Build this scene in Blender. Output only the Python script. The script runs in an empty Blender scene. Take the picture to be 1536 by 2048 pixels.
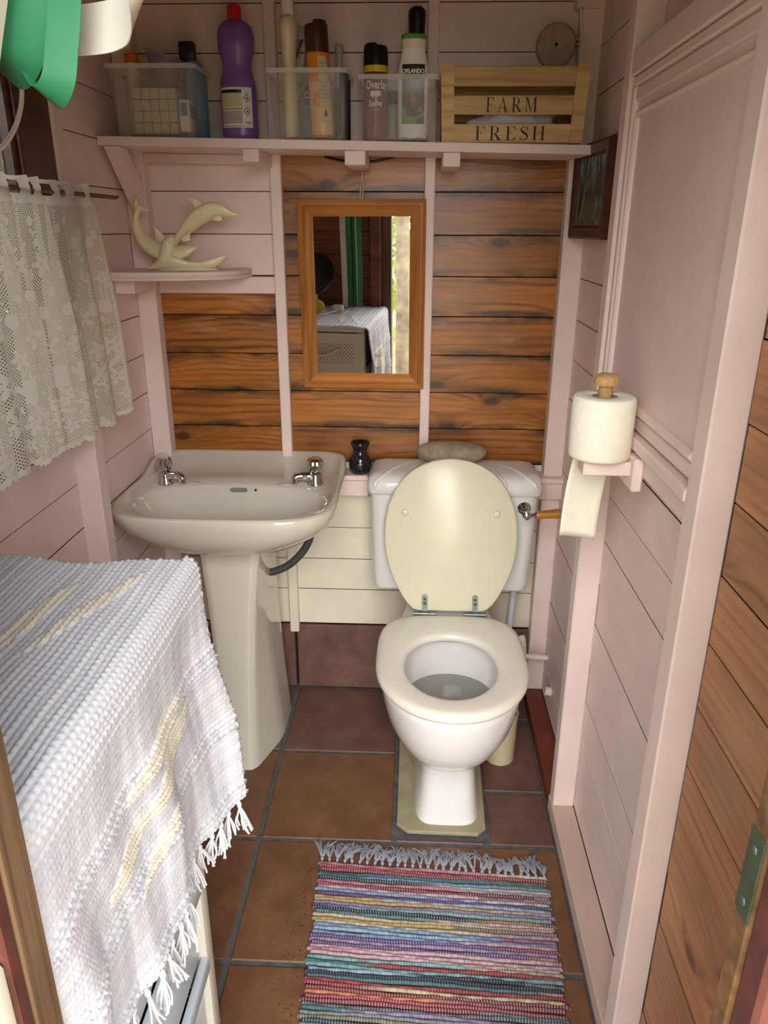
import bpy, bmesh, math, random
import numpy as np
from mathutils import Vector, Matrix, Euler
random.seed(7)
PI = math.pi
SC = bpy.context.scene
COL = SC.collection

# ------------------------------------------------------------------ camera
cam_d = bpy.data.cameras.new('camera')
cam = bpy.data.objects.new('camera', cam_d); COL.objects.link(cam)
CAMP = (0.0, -2.11, 1.42)
cam.matrix_world = Matrix(((0.99911995, -0.01879292, 0.03749858, CAMP[0]),
                           (0.04172653, 0.35436413, -0.93417609, CAMP[1]),
                           (0.00426774, 0.93491865, 0.35483644, CAMP[2]),
                           (0, 0, 0, 1)))
cam_d.sensor_fit = 'VERTICAL'; cam_d.sensor_height = 36.0; cam_d.sensor_width = 27.0
cam_d.lens = 1500.0 / 2048.0 * 36.0
cam_d.clip_start = 0.02
SC.camera = cam

# ------------------------------------------------------------------ sky and exposure
wd = bpy.data.worlds.new('sky'); SC.world = wd; wd.use_nodes = True
wn = wd.node_tree
bg = wn.nodes['Background']
bg.inputs['Color'].default_value = (0.95, 0.97, 1.0, 1)
bg.inputs['Strength'].default_value = 0.85
sky_patch_d = bpy.data.lights.new('sun', 'SUN'); sky_patch_d.energy = 2.5; sky_patch_d.angle = math.radians(55); sky_patch_d.color = (1.0, 0.968, 0.92)  # wide soft lamp added to stand in for bright sky beyond the doorway
sky_patch = bpy.data.objects.new('sun', sky_patch_d); COL.objects.link(sky_patch)
sky_patch.rotation_euler = (math.radians(68), 0, math.radians(2))
SC.view_settings.view_transform = 'Standard'
SC.view_settings.look = 'None'
SC.view_settings.gamma = 1.0
SC.view_settings.use_curve_mapping = False
SC.view_settings.exposure = 1.7
SC.cycles.max_bounces = 14
SC.cycles.diffuse_bounces = 7
SC.cycles.transparent_max_bounces = 24
SC.cycles.use_denoising = True
SC.cycles.adaptive_threshold = .015
SC.cycles.sample_clamp_indirect = 8.0

# ------------------------------------------------------------------ node helpers
def srgb(r, g, b):
    def f(c):
        c /= 255.0
        return c / 12.92 if c <= 0.04045 else ((c + 0.055) / 1.055) ** 2.4
    return (f(r), f(g), f(b), 1.0)

class NT:
    def __init__(s, name):
        s.m = bpy.data.materials.new(name); s.m.use_nodes = True
        s.t = s.m.node_tree; s.b = s.t.nodes['Principled BSDF']; s.out = s.t.nodes['Material Output']
    def n(s, typ, **kw):
        x = s.t.nodes.new(typ)
        for k, v in kw.items(): setattr(x, k, v)
        return x
    def l(s, a, b): s.t.links.new(a, b)
    def val(s, sock, v):
        if hasattr(v, 'is_linked') or isinstance(v, bpy.types.NodeSocket): s.l(v, sock)
        else: sock.default_value = v
    def math(s, op, a, b=None, c=None, clamp=False):
        x = s.n('ShaderNodeMath', operation=op); x.use_clamp = clamp
        for i, v in enumerate((a, b, c)):
            if v is not None: s.val(x.inputs[i], v)
        return x.outputs[0]
    def obj(s): return s.n('ShaderNodeTexCoord').outputs['Object']
    def rnd(s): return s.n('ShaderNodeObjectInfo').outputs['Random']
    def sep(s, v):
        x = s.n('ShaderNodeSeparateXYZ'); s.l(v, x.inputs[0]); return x.outputs
    def comb(s, x, y, z):
        c = s.n('ShaderNodeCombineXYZ')
        for i, v in enumerate((x, y, z)): s.val(c.inputs[i], v)
        return c.outputs[0]
    def noise(s, vec, scale=5, detail=3, rough=.55, dist=0):
        x = s.n('ShaderNodeTexNoise'); s.l(vec, x.inputs['Vector'])
        x.inputs['Scale'].default_value = scale; x.inputs['Detail'].default_value = detail
        x.inputs['Roughness'].default_value = rough; x.inputs['Distortion'].default_value = dist
        return x.outputs['Fac']
    def ramp(s, fac, stops, interp='LINEAR'):
        x = s.n('ShaderNodeValToRGB'); x.color_ramp.interpolation = interp; s.l(fac, x.inputs[0])
        el = x.color_ramp.elements
        while len(el) > 1: el.remove(el[-1])
        el[0].position = stops[0][0]; el[0].color = stops[0][1]
        for p, c in stops[1:]:
            e = el.new(p); e.color = c
        return x.outputs[0]
    def sstep(s, v, a, b):
        x = s.n('ShaderNodeMapRange', interpolation_type='SMOOTHSTEP'); s.l(v, x.inputs[0])
        x.inputs[1].default_value = a; x.inputs[2].default_value = b
        return x.outputs[0]
    def mix(s, f, a, b, mode='MIX'):
        x = s.n('ShaderNodeMix', data_type='RGBA', blend_type=mode)
        s.val(x.inputs[0], f); s.val(x.inputs[6], a); s.val(x.inputs[7], b)
        return x.outputs[2]
    def bump(s, h, strength=.3, dist=.002):
        x = s.n('ShaderNodeBump'); s.l(h, x.inputs['Height'])
        x.inputs['Strength'].default_value = strength; x.inputs['Distance'].default_value = dist
        s.l(x.outputs[0], s.b.inputs['Normal'])
    def set(s, col=None, rough=None, metal=None, spec=None, coat=None):
        if col is not None: s.val(s.b.inputs['Base Color'], col)
        if rough is not None: s.val(s.b.inputs['Roughness'], rough)
        if metal is not None: s.b.inputs['Metallic'].default_value = metal
        if spec is not None: s.b.inputs['Specular IOR Level'].default_value = spec
        if coat is not None: s.b.inputs['Coat Weight'].default_value = coat; s.b.inputs['Coat Roughness'].default_value = .1
        return s.m

def m_plain(name, col, rough=.5, metal=0., var=.06, scale=14, spec=.5, coat=None, bump=0.):
    t = NT(name); o = t.obj()
    f = t.noise(o, scale, 4)
    d = tuple(c * (1 - var) for c in col[:3]) + (1,); u = tuple(min(1, c * (1 + var)) for c in col[:3]) + (1,)
    t.set(t.ramp(f, [(.3, d), (.7, u)]), rough, metal, spec, coat)
    if bump: t.bump(f, bump)
    return t.m

def m_paint(name, col, rough=.5, dirt=.25):
    t = NT(name); o = t.obj(); s = t.sep(o); r = t.rnd()
    v = t.comb(t.math('ADD', s[0], t.math('MULTIPLY', r, 31.0)), s[1], t.math('ADD', s[2], t.math('MULTIPLY', r, 17.0)))
    f = t.noise(v, 6, 5)
    d = tuple(c * .92 for c in col[:3]) + (1,); u = tuple(min(1, c * 1.05) for c in col[:3]) + (1,)
    c = t.ramp(f, [(.3, d), (.7, u)])
    sp = t.sstep(t.noise(v, 55, 2, .5), .74, .80)
    c = t.mix(t.math('MULTIPLY', sp, dirt), c, (.12, .08, .05, 1))
    t.set(c, rough)
    g = t.noise(t.comb(t.math('MULTIPLY', s[0], 3.0), s[1], t.math('MULTIPLY', s[2], 60.0)), 4, 4)
    t.bump(g, .25, .0012)
    return t.m

def m_wood(name, light, dark, knot, rough=.35, ring=300., knots=True, mould=0., spec=.5, pale=0., coat=None, axis=0):
    """boards: grain along local x, width along local z"""
    t = NT(name); o = t.obj(); s = t.sep(o); r = t.rnd()
    sx, sz = (s[0], s[2]) if axis == 0 else (s[2], t.math('ADD', s[0], s[1]))
    x = t.math('ADD', sx, t.math('MULTIPLY', r, 61.0)); z = t.math('ADD', sz, t.math('MULTIPLY', r, 23.0))
    base = t.comb(x, s[1], z)
    d = None
    if knots:
        vo = t.n('ShaderNodeTexVoronoi', feature='F1'); vo.voronoi_dimensions = '2D'
        t.l(t.comb(t.math('MULTIPLY', x, 2.6), t.math('MULTIPLY', z, 5.2), 0.0), vo.inputs['Vector']); vo.inputs['Scale'].default_value = 1.35
        cr = t.n('ShaderNodeSeparateColor'); t.l(vo.outputs['Color'], cr.inputs[0])
        gate = t.math('GREATER_THAN', cr.outputs[0], .34)
        d = t.math('ADD', vo.outputs['Distance'], t.math('MULTIPLY', t.math('SUBTRACT', 1.0, gate), 5.0))
    warp = t.noise(t.comb(t.math('MULTIPLY', x, 2.2), s[1], t.math('MULTIPLY', z, 9.0)), 1.0, 2)
    ph = t.math('ADD', t.math('MULTIPLY', z, ring), t.math('MULTIPLY', warp, 13.0))
    if knots:
        k = t.math('POWER', 2.718, t.math('MULTIPLY', d, -6.0))
        ph = t.math('ADD', ph, t.math('MULTIPLY', k, 24.0))
    rg = t.math('MULTIPLY_ADD', t.math('SINE', ph), .5, .5)
    rg = t.math('MULTIPLY', t.math('POWER', rg, 2.0), t.sstep(t.noise(t.comb(t.math('MULTIPLY', x, 1.5), s[1], t.math('MULTIPLY', z, 26.0)), 1.0, 3), .30, .75))
    fib = t.noise(t.comb(t.math('MULTIPLY', x, 4.0), s[1], t.math('MULTIPLY', z, 220.0)), 1.0, 3)
    fac = t.math('ADD', t.math('MULTIPLY', rg, .42), t.math('MULTIPLY', fib, .62))
    c = t.ramp(fac, [(.20, light), (.72, dark)])
    big = t.noise(t.comb(t.math('MULTIPLY', x, .6), s[1], t.math('MULTIPLY', z, 2.5)), 7.0, 4)
    c = t.mix(t.sstep(big, .35, .75), c, t.mix(.55, c, dark), 'MIX')
    br = t.n('ShaderNodeHueSaturation'); t.val(br.inputs['Value'], t.math('MULTIPLY_ADD', r, .35, .82)); t.l(c, br.inputs['Color']); c = br.outputs[0]
    if pale:
        pp = t.sstep(t.noise(t.comb(t.math('MULTIPLY', x, 3.0), s[1], t.math('MULTIPLY', z, 14.0)), 1.6, 4), .56, .78)
        c = t.mix(t.math('MULTIPLY', pp, pale), c, (.55, .42, .26, 1))
    if knots:
        km = t.math('SUBTRACT', 1.0, t.sstep(d, .05, .12))
        c = t.mix(t.math('MULTIPLY', km, .92), c, knot)
        halo = t.math('SUBTRACT', 1.0, t.sstep(d, .08, .34))
        c = t.mix(t.math('MULTIPLY', halo, .35), c, dark)
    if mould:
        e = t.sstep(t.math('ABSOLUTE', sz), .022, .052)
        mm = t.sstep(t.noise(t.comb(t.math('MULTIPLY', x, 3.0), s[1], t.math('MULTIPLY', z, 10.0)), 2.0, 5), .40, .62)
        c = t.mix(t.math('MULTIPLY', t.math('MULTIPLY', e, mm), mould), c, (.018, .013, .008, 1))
    t.set(c, rough, 0., spec, coat)
    t.bump(fac, .25, .0012)
    return t.m

# ------------------------------------------------------------------ object helpers
def setp(o, label=None, cat=None, group=None, kind=None):
    if label: o['label'] = label
    if cat: o['category'] = cat
    if group: o['group'] = group
    if kind: o['kind'] = kind
    return o

def thing(name, label, cat, loc=(0, 0, 0), group=None, kind=None):
    o = bpy.data.objects.new(name, None); COL.objects.link(o)
    o.location = loc; o.empty_display_size = .05
    return setp(o, label, cat, group, kind)

def _world_off(o):
    v = Vector((0, 0, 0))
    while o is not None:
        v += Vector(o.location); o = o.parent
    return v

def mesh_of(bm, name, smooth=False):
    bmesh.ops.recalc_face_normals(bm, faces=bm.faces[:]) if smooth != 'keep' else None
    me = bpy.data.meshes.new(name); bm.to_mesh(me); bm.free()
    return me

def part(parent, name, bm, mat, smooth=None, label=None, origin=None, **kw):
    """bm is in world coordinates; smooth = auto-smooth angle in degrees"""
    off = _world_off(parent) if parent is not None else Vector((0, 0, 0))
    org = Vector(origin) if origin is not None else off
    bmesh.ops.translate(bm, verts=bm.verts[:], vec=-org)
    bmesh.ops.recalc_face_normals(bm, faces=bm.faces[:])
    me = bpy.data.meshes.new(name)
    bm.to_mesh(me); bm.free()
    if smooth: shade(me, smooth)
    me.materials.append(mat)
    o = bpy.data.objects.new(name, me); COL.objects.link(o)
    o.parent = parent
    o.location = org - off
    if label: o['label'] = label
    setp(o, None, kw.get('cat'), kw.get('group'), kw.get('kind'))
    return o

def solo(name, bm, mat, label, cat, origin=None, smooth=None, group=None, kind=None):
    if origin is None:
        xs = [v.co for v in bm.verts]
        origin = (sum(v.x for v in xs) / len(xs), sum(v.y for v in xs) / len(xs), min(v.z for v in xs))
    return part(None, name, bm, mat, smooth, label, origin, cat=cat, group=group, kind=kind)

def shade(me, ang):
    me.polygons.foreach_set('use_smooth', [True] * len(me.polygons))
    if ang < 179:
        me.set_sharp_from_angle(angle=math.radians(ang))

def B(): return bmesh.new()

def box(bm, x0, x1, y0, y1, z0, z1, bev=0., seg=2, mat_=None):
    x0, x1 = min(x0, x1), max(x0, x1); y0, y1 = min(y0, y1), max(y0, y1); z0, z1 = min(z0, z1), max(z0, z1)
    v = [bm.verts.new((x, y, z)) for x in (x0, x1) for y in (y0, y1) for z in (z0, z1)]
    f = [(0, 1, 3, 2), (4, 6, 7, 5), (0, 4, 5, 1), (2, 3, 7, 6), (0, 2, 6, 4), (1, 5, 7, 3)]
    fs = [bm.faces.new([v[i] for i in q]) for q in f]
    if bev:
        es = list({e for q in fs for e in q.edges})
        bmesh.ops.bevel(bm, geom=es, offset=bev, segments=seg, profile=.5, affect='EDGES')
    elif mat_ is not None:
        bmesh.ops.transform(bm, matrix=mat_, verts=v)
    return v

def hexa(bm, p, bev=0.):
    """8 points: bottom 4 (ccw), top 4"""
    v = [bm.verts.new(q) for q in p]
    fs = [bm.faces.new([v[i] for i in q]) for q in ((3, 2, 1, 0), (4, 5, 6, 7), (0, 1, 5, 4), (1, 2, 6, 5), (2, 3, 7, 6), (3, 0, 4, 7))]
    if bev:
        bmesh.ops.bevel(bm, geom=list({e for q in fs for e in q.edges}), offset=bev, segments=2, profile=.5, affect='EDGES')

def loft(bm, rings, cap0=True, cap1=True, closed=True):
    R = [[bm.verts.new(p) for p in r] for r in rings]
    n = len(R[0])
    for a, b in zip(R[:-1], R[1:]):
        for i in range(n if closed else n - 1):
            j = (i + 1) % n
            bm.faces.new((a[i], a[j], b[j], b[i]))
    if cap0: bm.faces.new(R[0][::-1])
    if cap1: bm.faces.new(R[-1])
    return R

def lathe(bm, prof, c=(0, 0, 0), n=32, cap0=True, cap1=True, sx=1., sy=1., phase=0.):
    rings = [[(c[0] + r * sx * math.cos(phase + 2 * PI * i / n), c[1] + r * sy * math.sin(phase + 2 * PI * i / n), c[2] + z) for i in range(n)] for r, z in prof]
    return loft(bm, rings, cap0, cap1)

def frames(path):
    P = [Vector(p) for p in path]; T = []
    for i in range(len(P)):
        a = P[max(0, i - 1)]; b = P[min(len(P) - 1, i + 1)]
        T.append((b - a).normalized())
    u = T[0].orthogonal().normalized(); out = []
    for i, t in enumerate(T):
        u = (u - t * u.dot(t))
        u = u.normalized() if u.length > 1e-6 else t.orthogonal().normalized()
        out.append((P[i], t, u, t.cross(u)))
    return out

def tube(bm, path, r, n=8, cap=True, flat=1.):
    fr = frames(path); rings = []
    for k, (p, t, u, w) in enumerate(fr):
        rr = r[k] if isinstance(r, (list, tuple)) else r
        rings.append([p + u * (rr * math.cos(2 * PI * i / n)) + w * (rr * flat * math.sin(2 * PI * i / n)) for i in range(n)])
    return loft(bm, rings, cap, cap)

def cyl(bm, a, b, r, n=16, r2=None):
    return tube(bm, [a, b], [r, r if r2 is None else r2], n)

def spline(pts, k=8):
    """Catmull-Rom"""
    P = [np.array(p, float) for p in pts]; P = [2 * P[0] - P[1]] + P + [2 * P[-1] - P[-2]]
    out = []
    for i in range(1, len(P) - 2):
        for s in range(k):
            t = s / k
            out.append(.5 * ((2 * P[i]) + (-P[i - 1] + P[i + 1]) * t + (2 * P[i - 1] - 5 * P[i] + 4 * P[i + 1] - P[i + 2]) * t * t + (-P[i - 1] + 3 * P[i] - 3 * P[i + 1] + P[i + 2]) * t ** 3))
    out.append(P[-2])
    return [tuple(float(c) for c in p) for p in out]

def prism(bm, poly, axis, a, b, bev=0.):
    """extrude a 2-D polygon along an axis: axis x -> poly is (y,z); y -> (x,z); z -> (x,y)"""
    def mk(p, t):
        return {'x': (t, p[0], p[1]), 'y': (p[0], t, p[1]), 'z': (p[0], p[1], t)}[axis]
    A = [bm.verts.new(mk(p, a)) for p in poly]; Bv = [bm.verts.new(mk(p, b)) for p in poly]
    fs = [bm.faces.new(A[::-1]), bm.faces.new(Bv)]
    n = len(poly)
    for i in range(n): fs.append(bm.faces.new((A[i], A[(i + 1) % n], Bv[(i + 1) % n], Bv[i])))
    if bev:
        es = [e for f in fs[:2] for e in f.edges]
        bmesh.ops.bevel(bm, geom=list(set(es)), offset=bev, segments=2, profile=.5, affect='EDGES')

def chaikin(p, it=2, w=.25):
    for _ in range(it):
        q = []
        for i in range(len(p)):
            a = np.array(p[i]); b = np.array(p[(i + 1) % len(p)])
            q += [a * (1 - w) + b * w, a * w + b * (1 - w)]
        p = q
    return [tuple(float(c) for c in v) for v in p]

def text_polys(body, size, bold=0., sx=1., spacing=1.):
    cu = bpy.data.curves.new('t', 'FONT'); cu.body = body; cu.size = size; cu.offset = bold
    cu.align_x = 'CENTER'; cu.align_y = 'CENTER'; cu.space_character = spacing; cu.resolution_u = 4
    ob = bpy.data.objects.new('t', cu); COL.objects.link(ob)
    dg = bpy.context.evaluated_depsgraph_get(); dg.update()
    me = bpy.data.meshes.new_from_object(ob.evaluated_get(dg))
    vs = [(v.co.x * sx, v.co.y) for v in me.vertices]; fs = [tuple(p.vertices) for p in me.polygons]
    bpy.data.objects.remove(ob); bpy.data.curves.remove(cu); bpy.data.meshes.remove(me)
    return vs, fs

def text_on(bm, body, size, place, bold=0., sx=1., spacing=1.):
    """place(u, v) -> world point"""
    vs, fs = text_polys(body, size, bold, sx, spacing)
    V = [bm.verts.new(place(u, v)) for u, v in vs]
    for f in fs:
        try: bm.faces.new([V[i] for i in f])
        except ValueError: pass
# ------------------------------------------------------------------ materials
PINK = srgb(232, 212, 207)
M = {}
M['pink'] = m_paint('pink_paint', PINK)
M['pinkdirty'] = m_paint('dirty_pink_paint', srgb(205, 180, 168), .7, .8)
M['cream'] = m_paint('cream_white_paint', srgb(226, 219, 200), .5, .35)
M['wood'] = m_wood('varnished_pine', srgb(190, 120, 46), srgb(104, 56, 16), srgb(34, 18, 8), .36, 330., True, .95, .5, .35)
M['wood2'] = m_wood('pale_varnished_pine', srgb(186, 132, 86), srgb(128, 82, 50), srgb(66, 38, 24), .42, 300., True, .0)
M['wood3'] = m_wood('inner_door_wall_pine', srgb(150, 96, 62), srgb(104, 62, 40), srgb(45, 24, 14), .5, 350., True, .3)
M['frame'] = m_wood('honey_pine_frame', srgb(196, 132, 66), srgb(150, 90, 38), srgb(80, 40, 15), .3, 260., False)
M['frame_v'] = m_wood('honey_pine_frame_upright', srgb(196, 132, 66), srgb(150, 90, 38), srgb(80, 40, 15), .3, 260., False, axis=1)
M['crate'] = m_wood('pale_crate_wood', srgb(214, 182, 128), srgb(168, 130, 80), srgb(110, 75, 40), .6, 190., False)
M['jamb'] = m_wood('worn_brown_wood', srgb(134, 104, 74), srgb(70, 50, 34), srgb(45, 28, 15), .7, 340., False, axis=1)
M['knob'] = m_wood('beech_knob', srgb(200, 165, 112), srgb(160, 120, 72), srgb(90, 60, 30), .5, 400., False, axis=1)
M['lever'] = m_wood('lever_wood', srgb(190, 130, 50), srgb(130, 78, 24), srgb(60, 30, 10), .25, 500., False)
M['darkwood'] = m_wood('dark_red_wood', srgb(96, 48, 28), srgb(48, 20, 12), srgb(20, 10, 6), .35, 200., False)
M['redwood'] = m_plain('red_brown_stain', srgb(112, 50, 28), .5, var=.25, scale=9)
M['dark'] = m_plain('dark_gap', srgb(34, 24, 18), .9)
M['tile_o'] = None

def m_tile(name, a, b, speck=.5):
    t = NT(name); o = t.obj(); s = t.sep(o); r = t.rnd()
    v = t.comb(t.math('ADD', s[0], t.math('MULTIPLY', r, 13.0)), t.math('ADD', s[1], t.math('MULTIPLY', r, 29.0)), s[2])
    f = t.noise(v, 9, 6, .65)
    c = t.ramp(f, [(.3, a), (.72, b)])
    g = t.noise(v, 60, 3, .6)
    c = t.mix(t.math('MULTIPLY', t.sstep(g, .5, .75), speck), c, a)
    t.set(c, t.math('MULTIPLY_ADD', f, .3, .32))
    t.bump(t.math('ADD', f, t.math('MULTIPLY', g, .3)), .5, .003)
    return t.m
M['tile_o'] = m_tile('orange_brown_tile', srgb(96, 64, 43), srgb(132, 92, 62))
M['tile_m'] = m_tile('maroon_slate_tile', srgb(86, 60, 53), srgb(124, 90, 80))
M['grout'] = m_plain('dark_grout', srgb(86, 88, 90), .9, var=.3, scale=40)
M['ceramic_c'] = m_plain('champagne_ceramic', srgb(208, 203, 190), .08, var=.015, spec=.6, coat=.3)
M['ceramic_w'] = m_plain('white_ceramic', srgb(228, 226, 226), .08, var=.015, spec=.6, coat=.3)
M['seat'] = m_plain('cream_seat_paint', srgb(232, 229, 217), .18, var=.02, spec=.5)
M['cover'] = m_plain('yellowed_cream_lid', srgb(222, 217, 192), .25, var=.025, scale=5, spec=.45)
M['slot'] = m_plain('slot_shadow_grey', srgb(120, 122, 116), .3)
M['chrome'] = m_plain('chrome', (.62, .61, .6, 1), .08, 1.0, var=.02)
M['steel'] = m_plain('greenish_hinge_metal', srgb(116, 126, 124), .4, .8, var=.25, scale=60)
M['mirror'] = m_plain('mirror_silver', (.9, .9, .89, 1), .0, 1.0, var=0.)
M['stone'] = m_plain('grey_pebble', srgb(164, 150, 128), .85, var=.22, scale=45, bump=.3)
M['plastic_w'] = m_plain('white_plastic', srgb(232, 230, 222), .35, var=.03)
M['plastic_b'] = m_plain('pale_blue_plastic', srgb(206, 218, 226), .25, var=.03)
M['plastic_g'] = m_plain('pale_cream_plastic', srgb(214, 208, 194), .35, var=.03)
M['holder'] = m_plain('cream_plastic', srgb(214, 200, 164), .35, var=.03)
M['black'] = m_plain('black_plastic', srgb(18, 16, 18), .3, var=.1)
M['hose'] = m_plain('grey_rubber', srgb(62, 66, 68), .5, var=.1)
M['red'] = m_plain('red_plastic', srgb(190, 30, 24), .35)
M['purple'] = m_plain('purple_plastic', srgb(124, 88, 158), .3, var=.05, spec=.5)
M['orange'] = m_plain('orange_plastic', srgb(214, 104, 34), .4)
M['navy'] = m_plain('navy_plastic', srgb(20, 24, 44), .35)
M['blue'] = m_plain('light_blue_plastic', srgb(104, 140, 176), .35)
M['brownp'] = m_plain('brown_plastic', srgb(66, 36, 22), .35)
M['polish'] = m_plain('orange_can', srgb(232, 140, 40), .25, var=.03)
M['peach'] = m_plain('peach_print', srgb(238, 190, 120), .3, var=.04)
M['labelw'] = m_plain('white_label', srgb(222, 220, 214), .5, var=.03)
M['labely'] = m_plain('pale_green_label', srgb(196, 196, 140), .5, var=.05)
M['labelg'] = m_plain('grey_print', srgb(165, 165, 165), .5, var=.12, scale=300)
M['ink'] = m_plain('black_ink', srgb(22, 18, 20), .6, var=.05)
M['inkw'] = m_plain('white_ink', srgb(236, 232, 226), .6, var=.02)
M['inkr'] = m_plain('red_ink', srgb(160, 60, 45), .6)
M['inkg'] = m_plain('green_ink', srgb(84, 150, 60), .5)
M['inkgrey'] = m_plain('dark_grey_ink', srgb(86, 86, 92), .6)
M['maroon'] = m_plain('maroon_can', srgb(128, 44, 40), .25, var=.06)
M['yellow'] = m_plain('yellow_print', srgb(205, 185, 50), .4)
M['bottlew'] = m_plain('off_white_bottle', srgb(226, 214, 186), .35, var=.02)
M['greyb'] = m_plain('grey_blue_bottle', srgb(140, 150, 158), .35)
M['dogb'] = m_plain('dark_brown_print', srgb(58, 40, 34), .5, var=.3, scale=120)
M['dogt'] = m_plain('tan_print', srgb(150, 100, 66), .5, var=.2, scale=120)
M['dolphin'] = m_plain('cream_glaze', srgb(234, 224, 188), .25, var=.02)
M['cloth_w'] = m_plain('white_cotton', srgb(216, 217, 222), .9, var=.05, scale=120)
M['disc'] = m_plain('dusty_grey_pink', srgb(176, 156, 140), .7, var=.15, scale=30)
M['cable'] = m_plain('white_cable', srgb(222, 214, 204), .5)
M['green'] = m_plain('green_pvc', srgb(44, 118, 80), .4, var=.04, scale=8)
M['whitepvc'] = m_plain('white_pvc', srgb(206, 202, 192), .4, var=.03, scale=8)
M['plinth'] = m_plain('olive_cream_paint', srgb(158, 150, 120), .6, var=.12, scale=25)
M['pot'] = m_plain('dark_glazed_pottery', srgb(34, 28, 36), .12, var=.5, scale=16, coat=.5)
M['paper'] = m_plain('white_tissue', srgb(244, 240, 226), .95, var=.03, scale=90, bump=.35)
M['card'] = m_plain('grey_card', srgb(150, 138, 120), .9)
M['ground'] = m_plain('dry_earth_ground', srgb(196, 168, 128), .95, var=.2, scale=3)
M['bark'] = m_plain('pale_bark', srgb(170, 158, 134), .9, var=.4, scale=9, bump=.5)
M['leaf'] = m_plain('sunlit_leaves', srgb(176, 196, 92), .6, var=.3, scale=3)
M['maroonpaint'] = m_plain('flaking_maroon_paint', srgb(92, 48, 42), .45, var=.35, scale=30)
M['weather'] = m_plain('weathered_wood', srgb(110, 78, 48), .8, var=.6, scale=40, bump=.6)
M['plate'] = m_plain('green_painted_metal', srgb(74, 86, 66), .4, .3, var=.25, scale=40)
M['rope'] = m_plain('string', srgb(200, 190, 170), .9)
# ------------------------------------------------------------------ the room shell
GZ = [.043 + .1045 * k for k in range(0, 21)]          # board joints
_bcache = {}
def board(parent, name, p, L, h, mat, rot=0., th=.016, rx=0.):
    """board centred at p, length L along local x, height h along local z, facing local -y"""
    key = (round(L, 3), round(h, 3), round(th, 3), mat.name)
    if key not in _bcache:
        bm = B(); box(bm, -L / 2, L / 2, 0, th, -h / 2, h / 2)
        es = [e for e in bm.edges if abs(e.verts[0].co.x - e.verts[1].co.x) > L * .9 and e.verts[0].co.y < 1e-6]
        bmesh.ops.bevel(bm, geom=es, offset=.0010, segments=1, profile=.5, affect='EDGES')
        bmesh.ops.recalc_face_normals(bm, faces=bm.faces[:])
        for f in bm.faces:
            if abs(f.normal.z) > .9: f.material_index = 1          # top and bottom edges coloured dark inside the joint
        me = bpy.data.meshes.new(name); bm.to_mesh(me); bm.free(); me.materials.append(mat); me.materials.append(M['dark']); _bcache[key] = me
    o = bpy.data.objects.new(name, _bcache[key]); COL.objects.link(o)
    o.parent = parent; o.location = p; o.rotation_euler = (rx, 0, rot)
    return o

def struct(name, label, cat='wall'):
    return thing(name, label, cat, kind='structure')

def spart(root, name, x0, x1, y0, y1, z0, z1, mat, bev=.002):
    bm = B(); box(bm, x0, x1, y0, y1, z0, z1, bev, 1)
    c = ((x0 + x1) / 2, (y0 + y1) / 2, (z0 + z1) / 2)
    return part(root, name, bm, mat, None, None, c)

GAP = .0018
# back wall
wb = struct('wall_back', 'back wall of pink, brown and cream horizontal boards behind the basin and toilet')
spart(wb, 'backing', -.80, .47, .019, .06, 0, 2.16, M['dark'], 0)
bays = [('a', -.75, -.366), ('b', -.364, .029), ('c', .031, .43)]
for k in range(2, 20):
    z0, z1 = GZ[k], GZ[k + 1]
    if k == 2: z0 = .235
    for b, x0, x1 in bays:
        if z0 > 1.59: m = M['pink']
        elif b == 'a' and z0 > 1.28: m = M['pink']
        elif z0 > .75: m = M['wood']
        else: m = M['cream']
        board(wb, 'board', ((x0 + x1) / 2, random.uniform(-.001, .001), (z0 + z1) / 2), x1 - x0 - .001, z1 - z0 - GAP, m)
# skirting tiles
for x0, x1 in ((-.70, -.369), (-.361, -.034), (-.027, .30), (.307, .43)):
    spart(wb, 'skirting_tile', x0, x1, -.012, .002, .004, .232, M['tile_m'], .002)
# battens and posts
tr1 = struct('trim_1', 'pink posts, battens and ledge standing proud of the back wall', 'trim')
for nm, x0, x1, z0, z1, m, d in (('batten', -.380, -.351, .76, 2.1, M['pink'], .028), ('batten', -.380, -.352, .215, .70, M['cream'], .028),
                            ('batten', .016, .043, .76, 2.1, M['pink'], .028), ('post', -.752, -.699, .0, 2.1, M['pink'], .048),
                            ('post', .374, .428, .04, 1.90, M['pink'], .048), ('batten', -.699, -.38, 1.250, 1.294, M['pink'], .014)):
    spart(tr1, nm, x0, x1, -d, -.0015, z0, z1, m, .0025)
spart(tr1, 'top_plate', .36, .43, -.048, .0, 1.90, 1.96, M['pink'])
for xa, xb in ((-.35, -.128), (.356, .428)):
    spart(tr1, 'ledge', xa, xb, -.078, -.002, .742, .757, M['pink'])
    spart(tr1, 'rail', max(xa, -.245), xb, -.07, -.049, .692, .740, M['pink'])
spart(tr1, 'rail_block', -.30, -.245, -.082, -.002, .69, .738, M['pink'])
# nail heads on posts
for x, z in ((.403, 1.02), (.397, .13), (-.725, 1.03), (-.366, 1.585)):
    bm = B(); y = -.049 if abs(x) > .37 and z != 1.585 else -.029
    lathe(bm, [(.001, -.0012), (.006, -.0012), (.0065, .0)], n=14)
    bmesh.ops.transform(bm, matrix=Matrix.Translation((x, y, z)) @ Matrix.Rotation(PI / 2, 4, 'X'), verts=bm.verts[:])
    part(tr1, 'nail_head', bm, M['pink'], 40)

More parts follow.
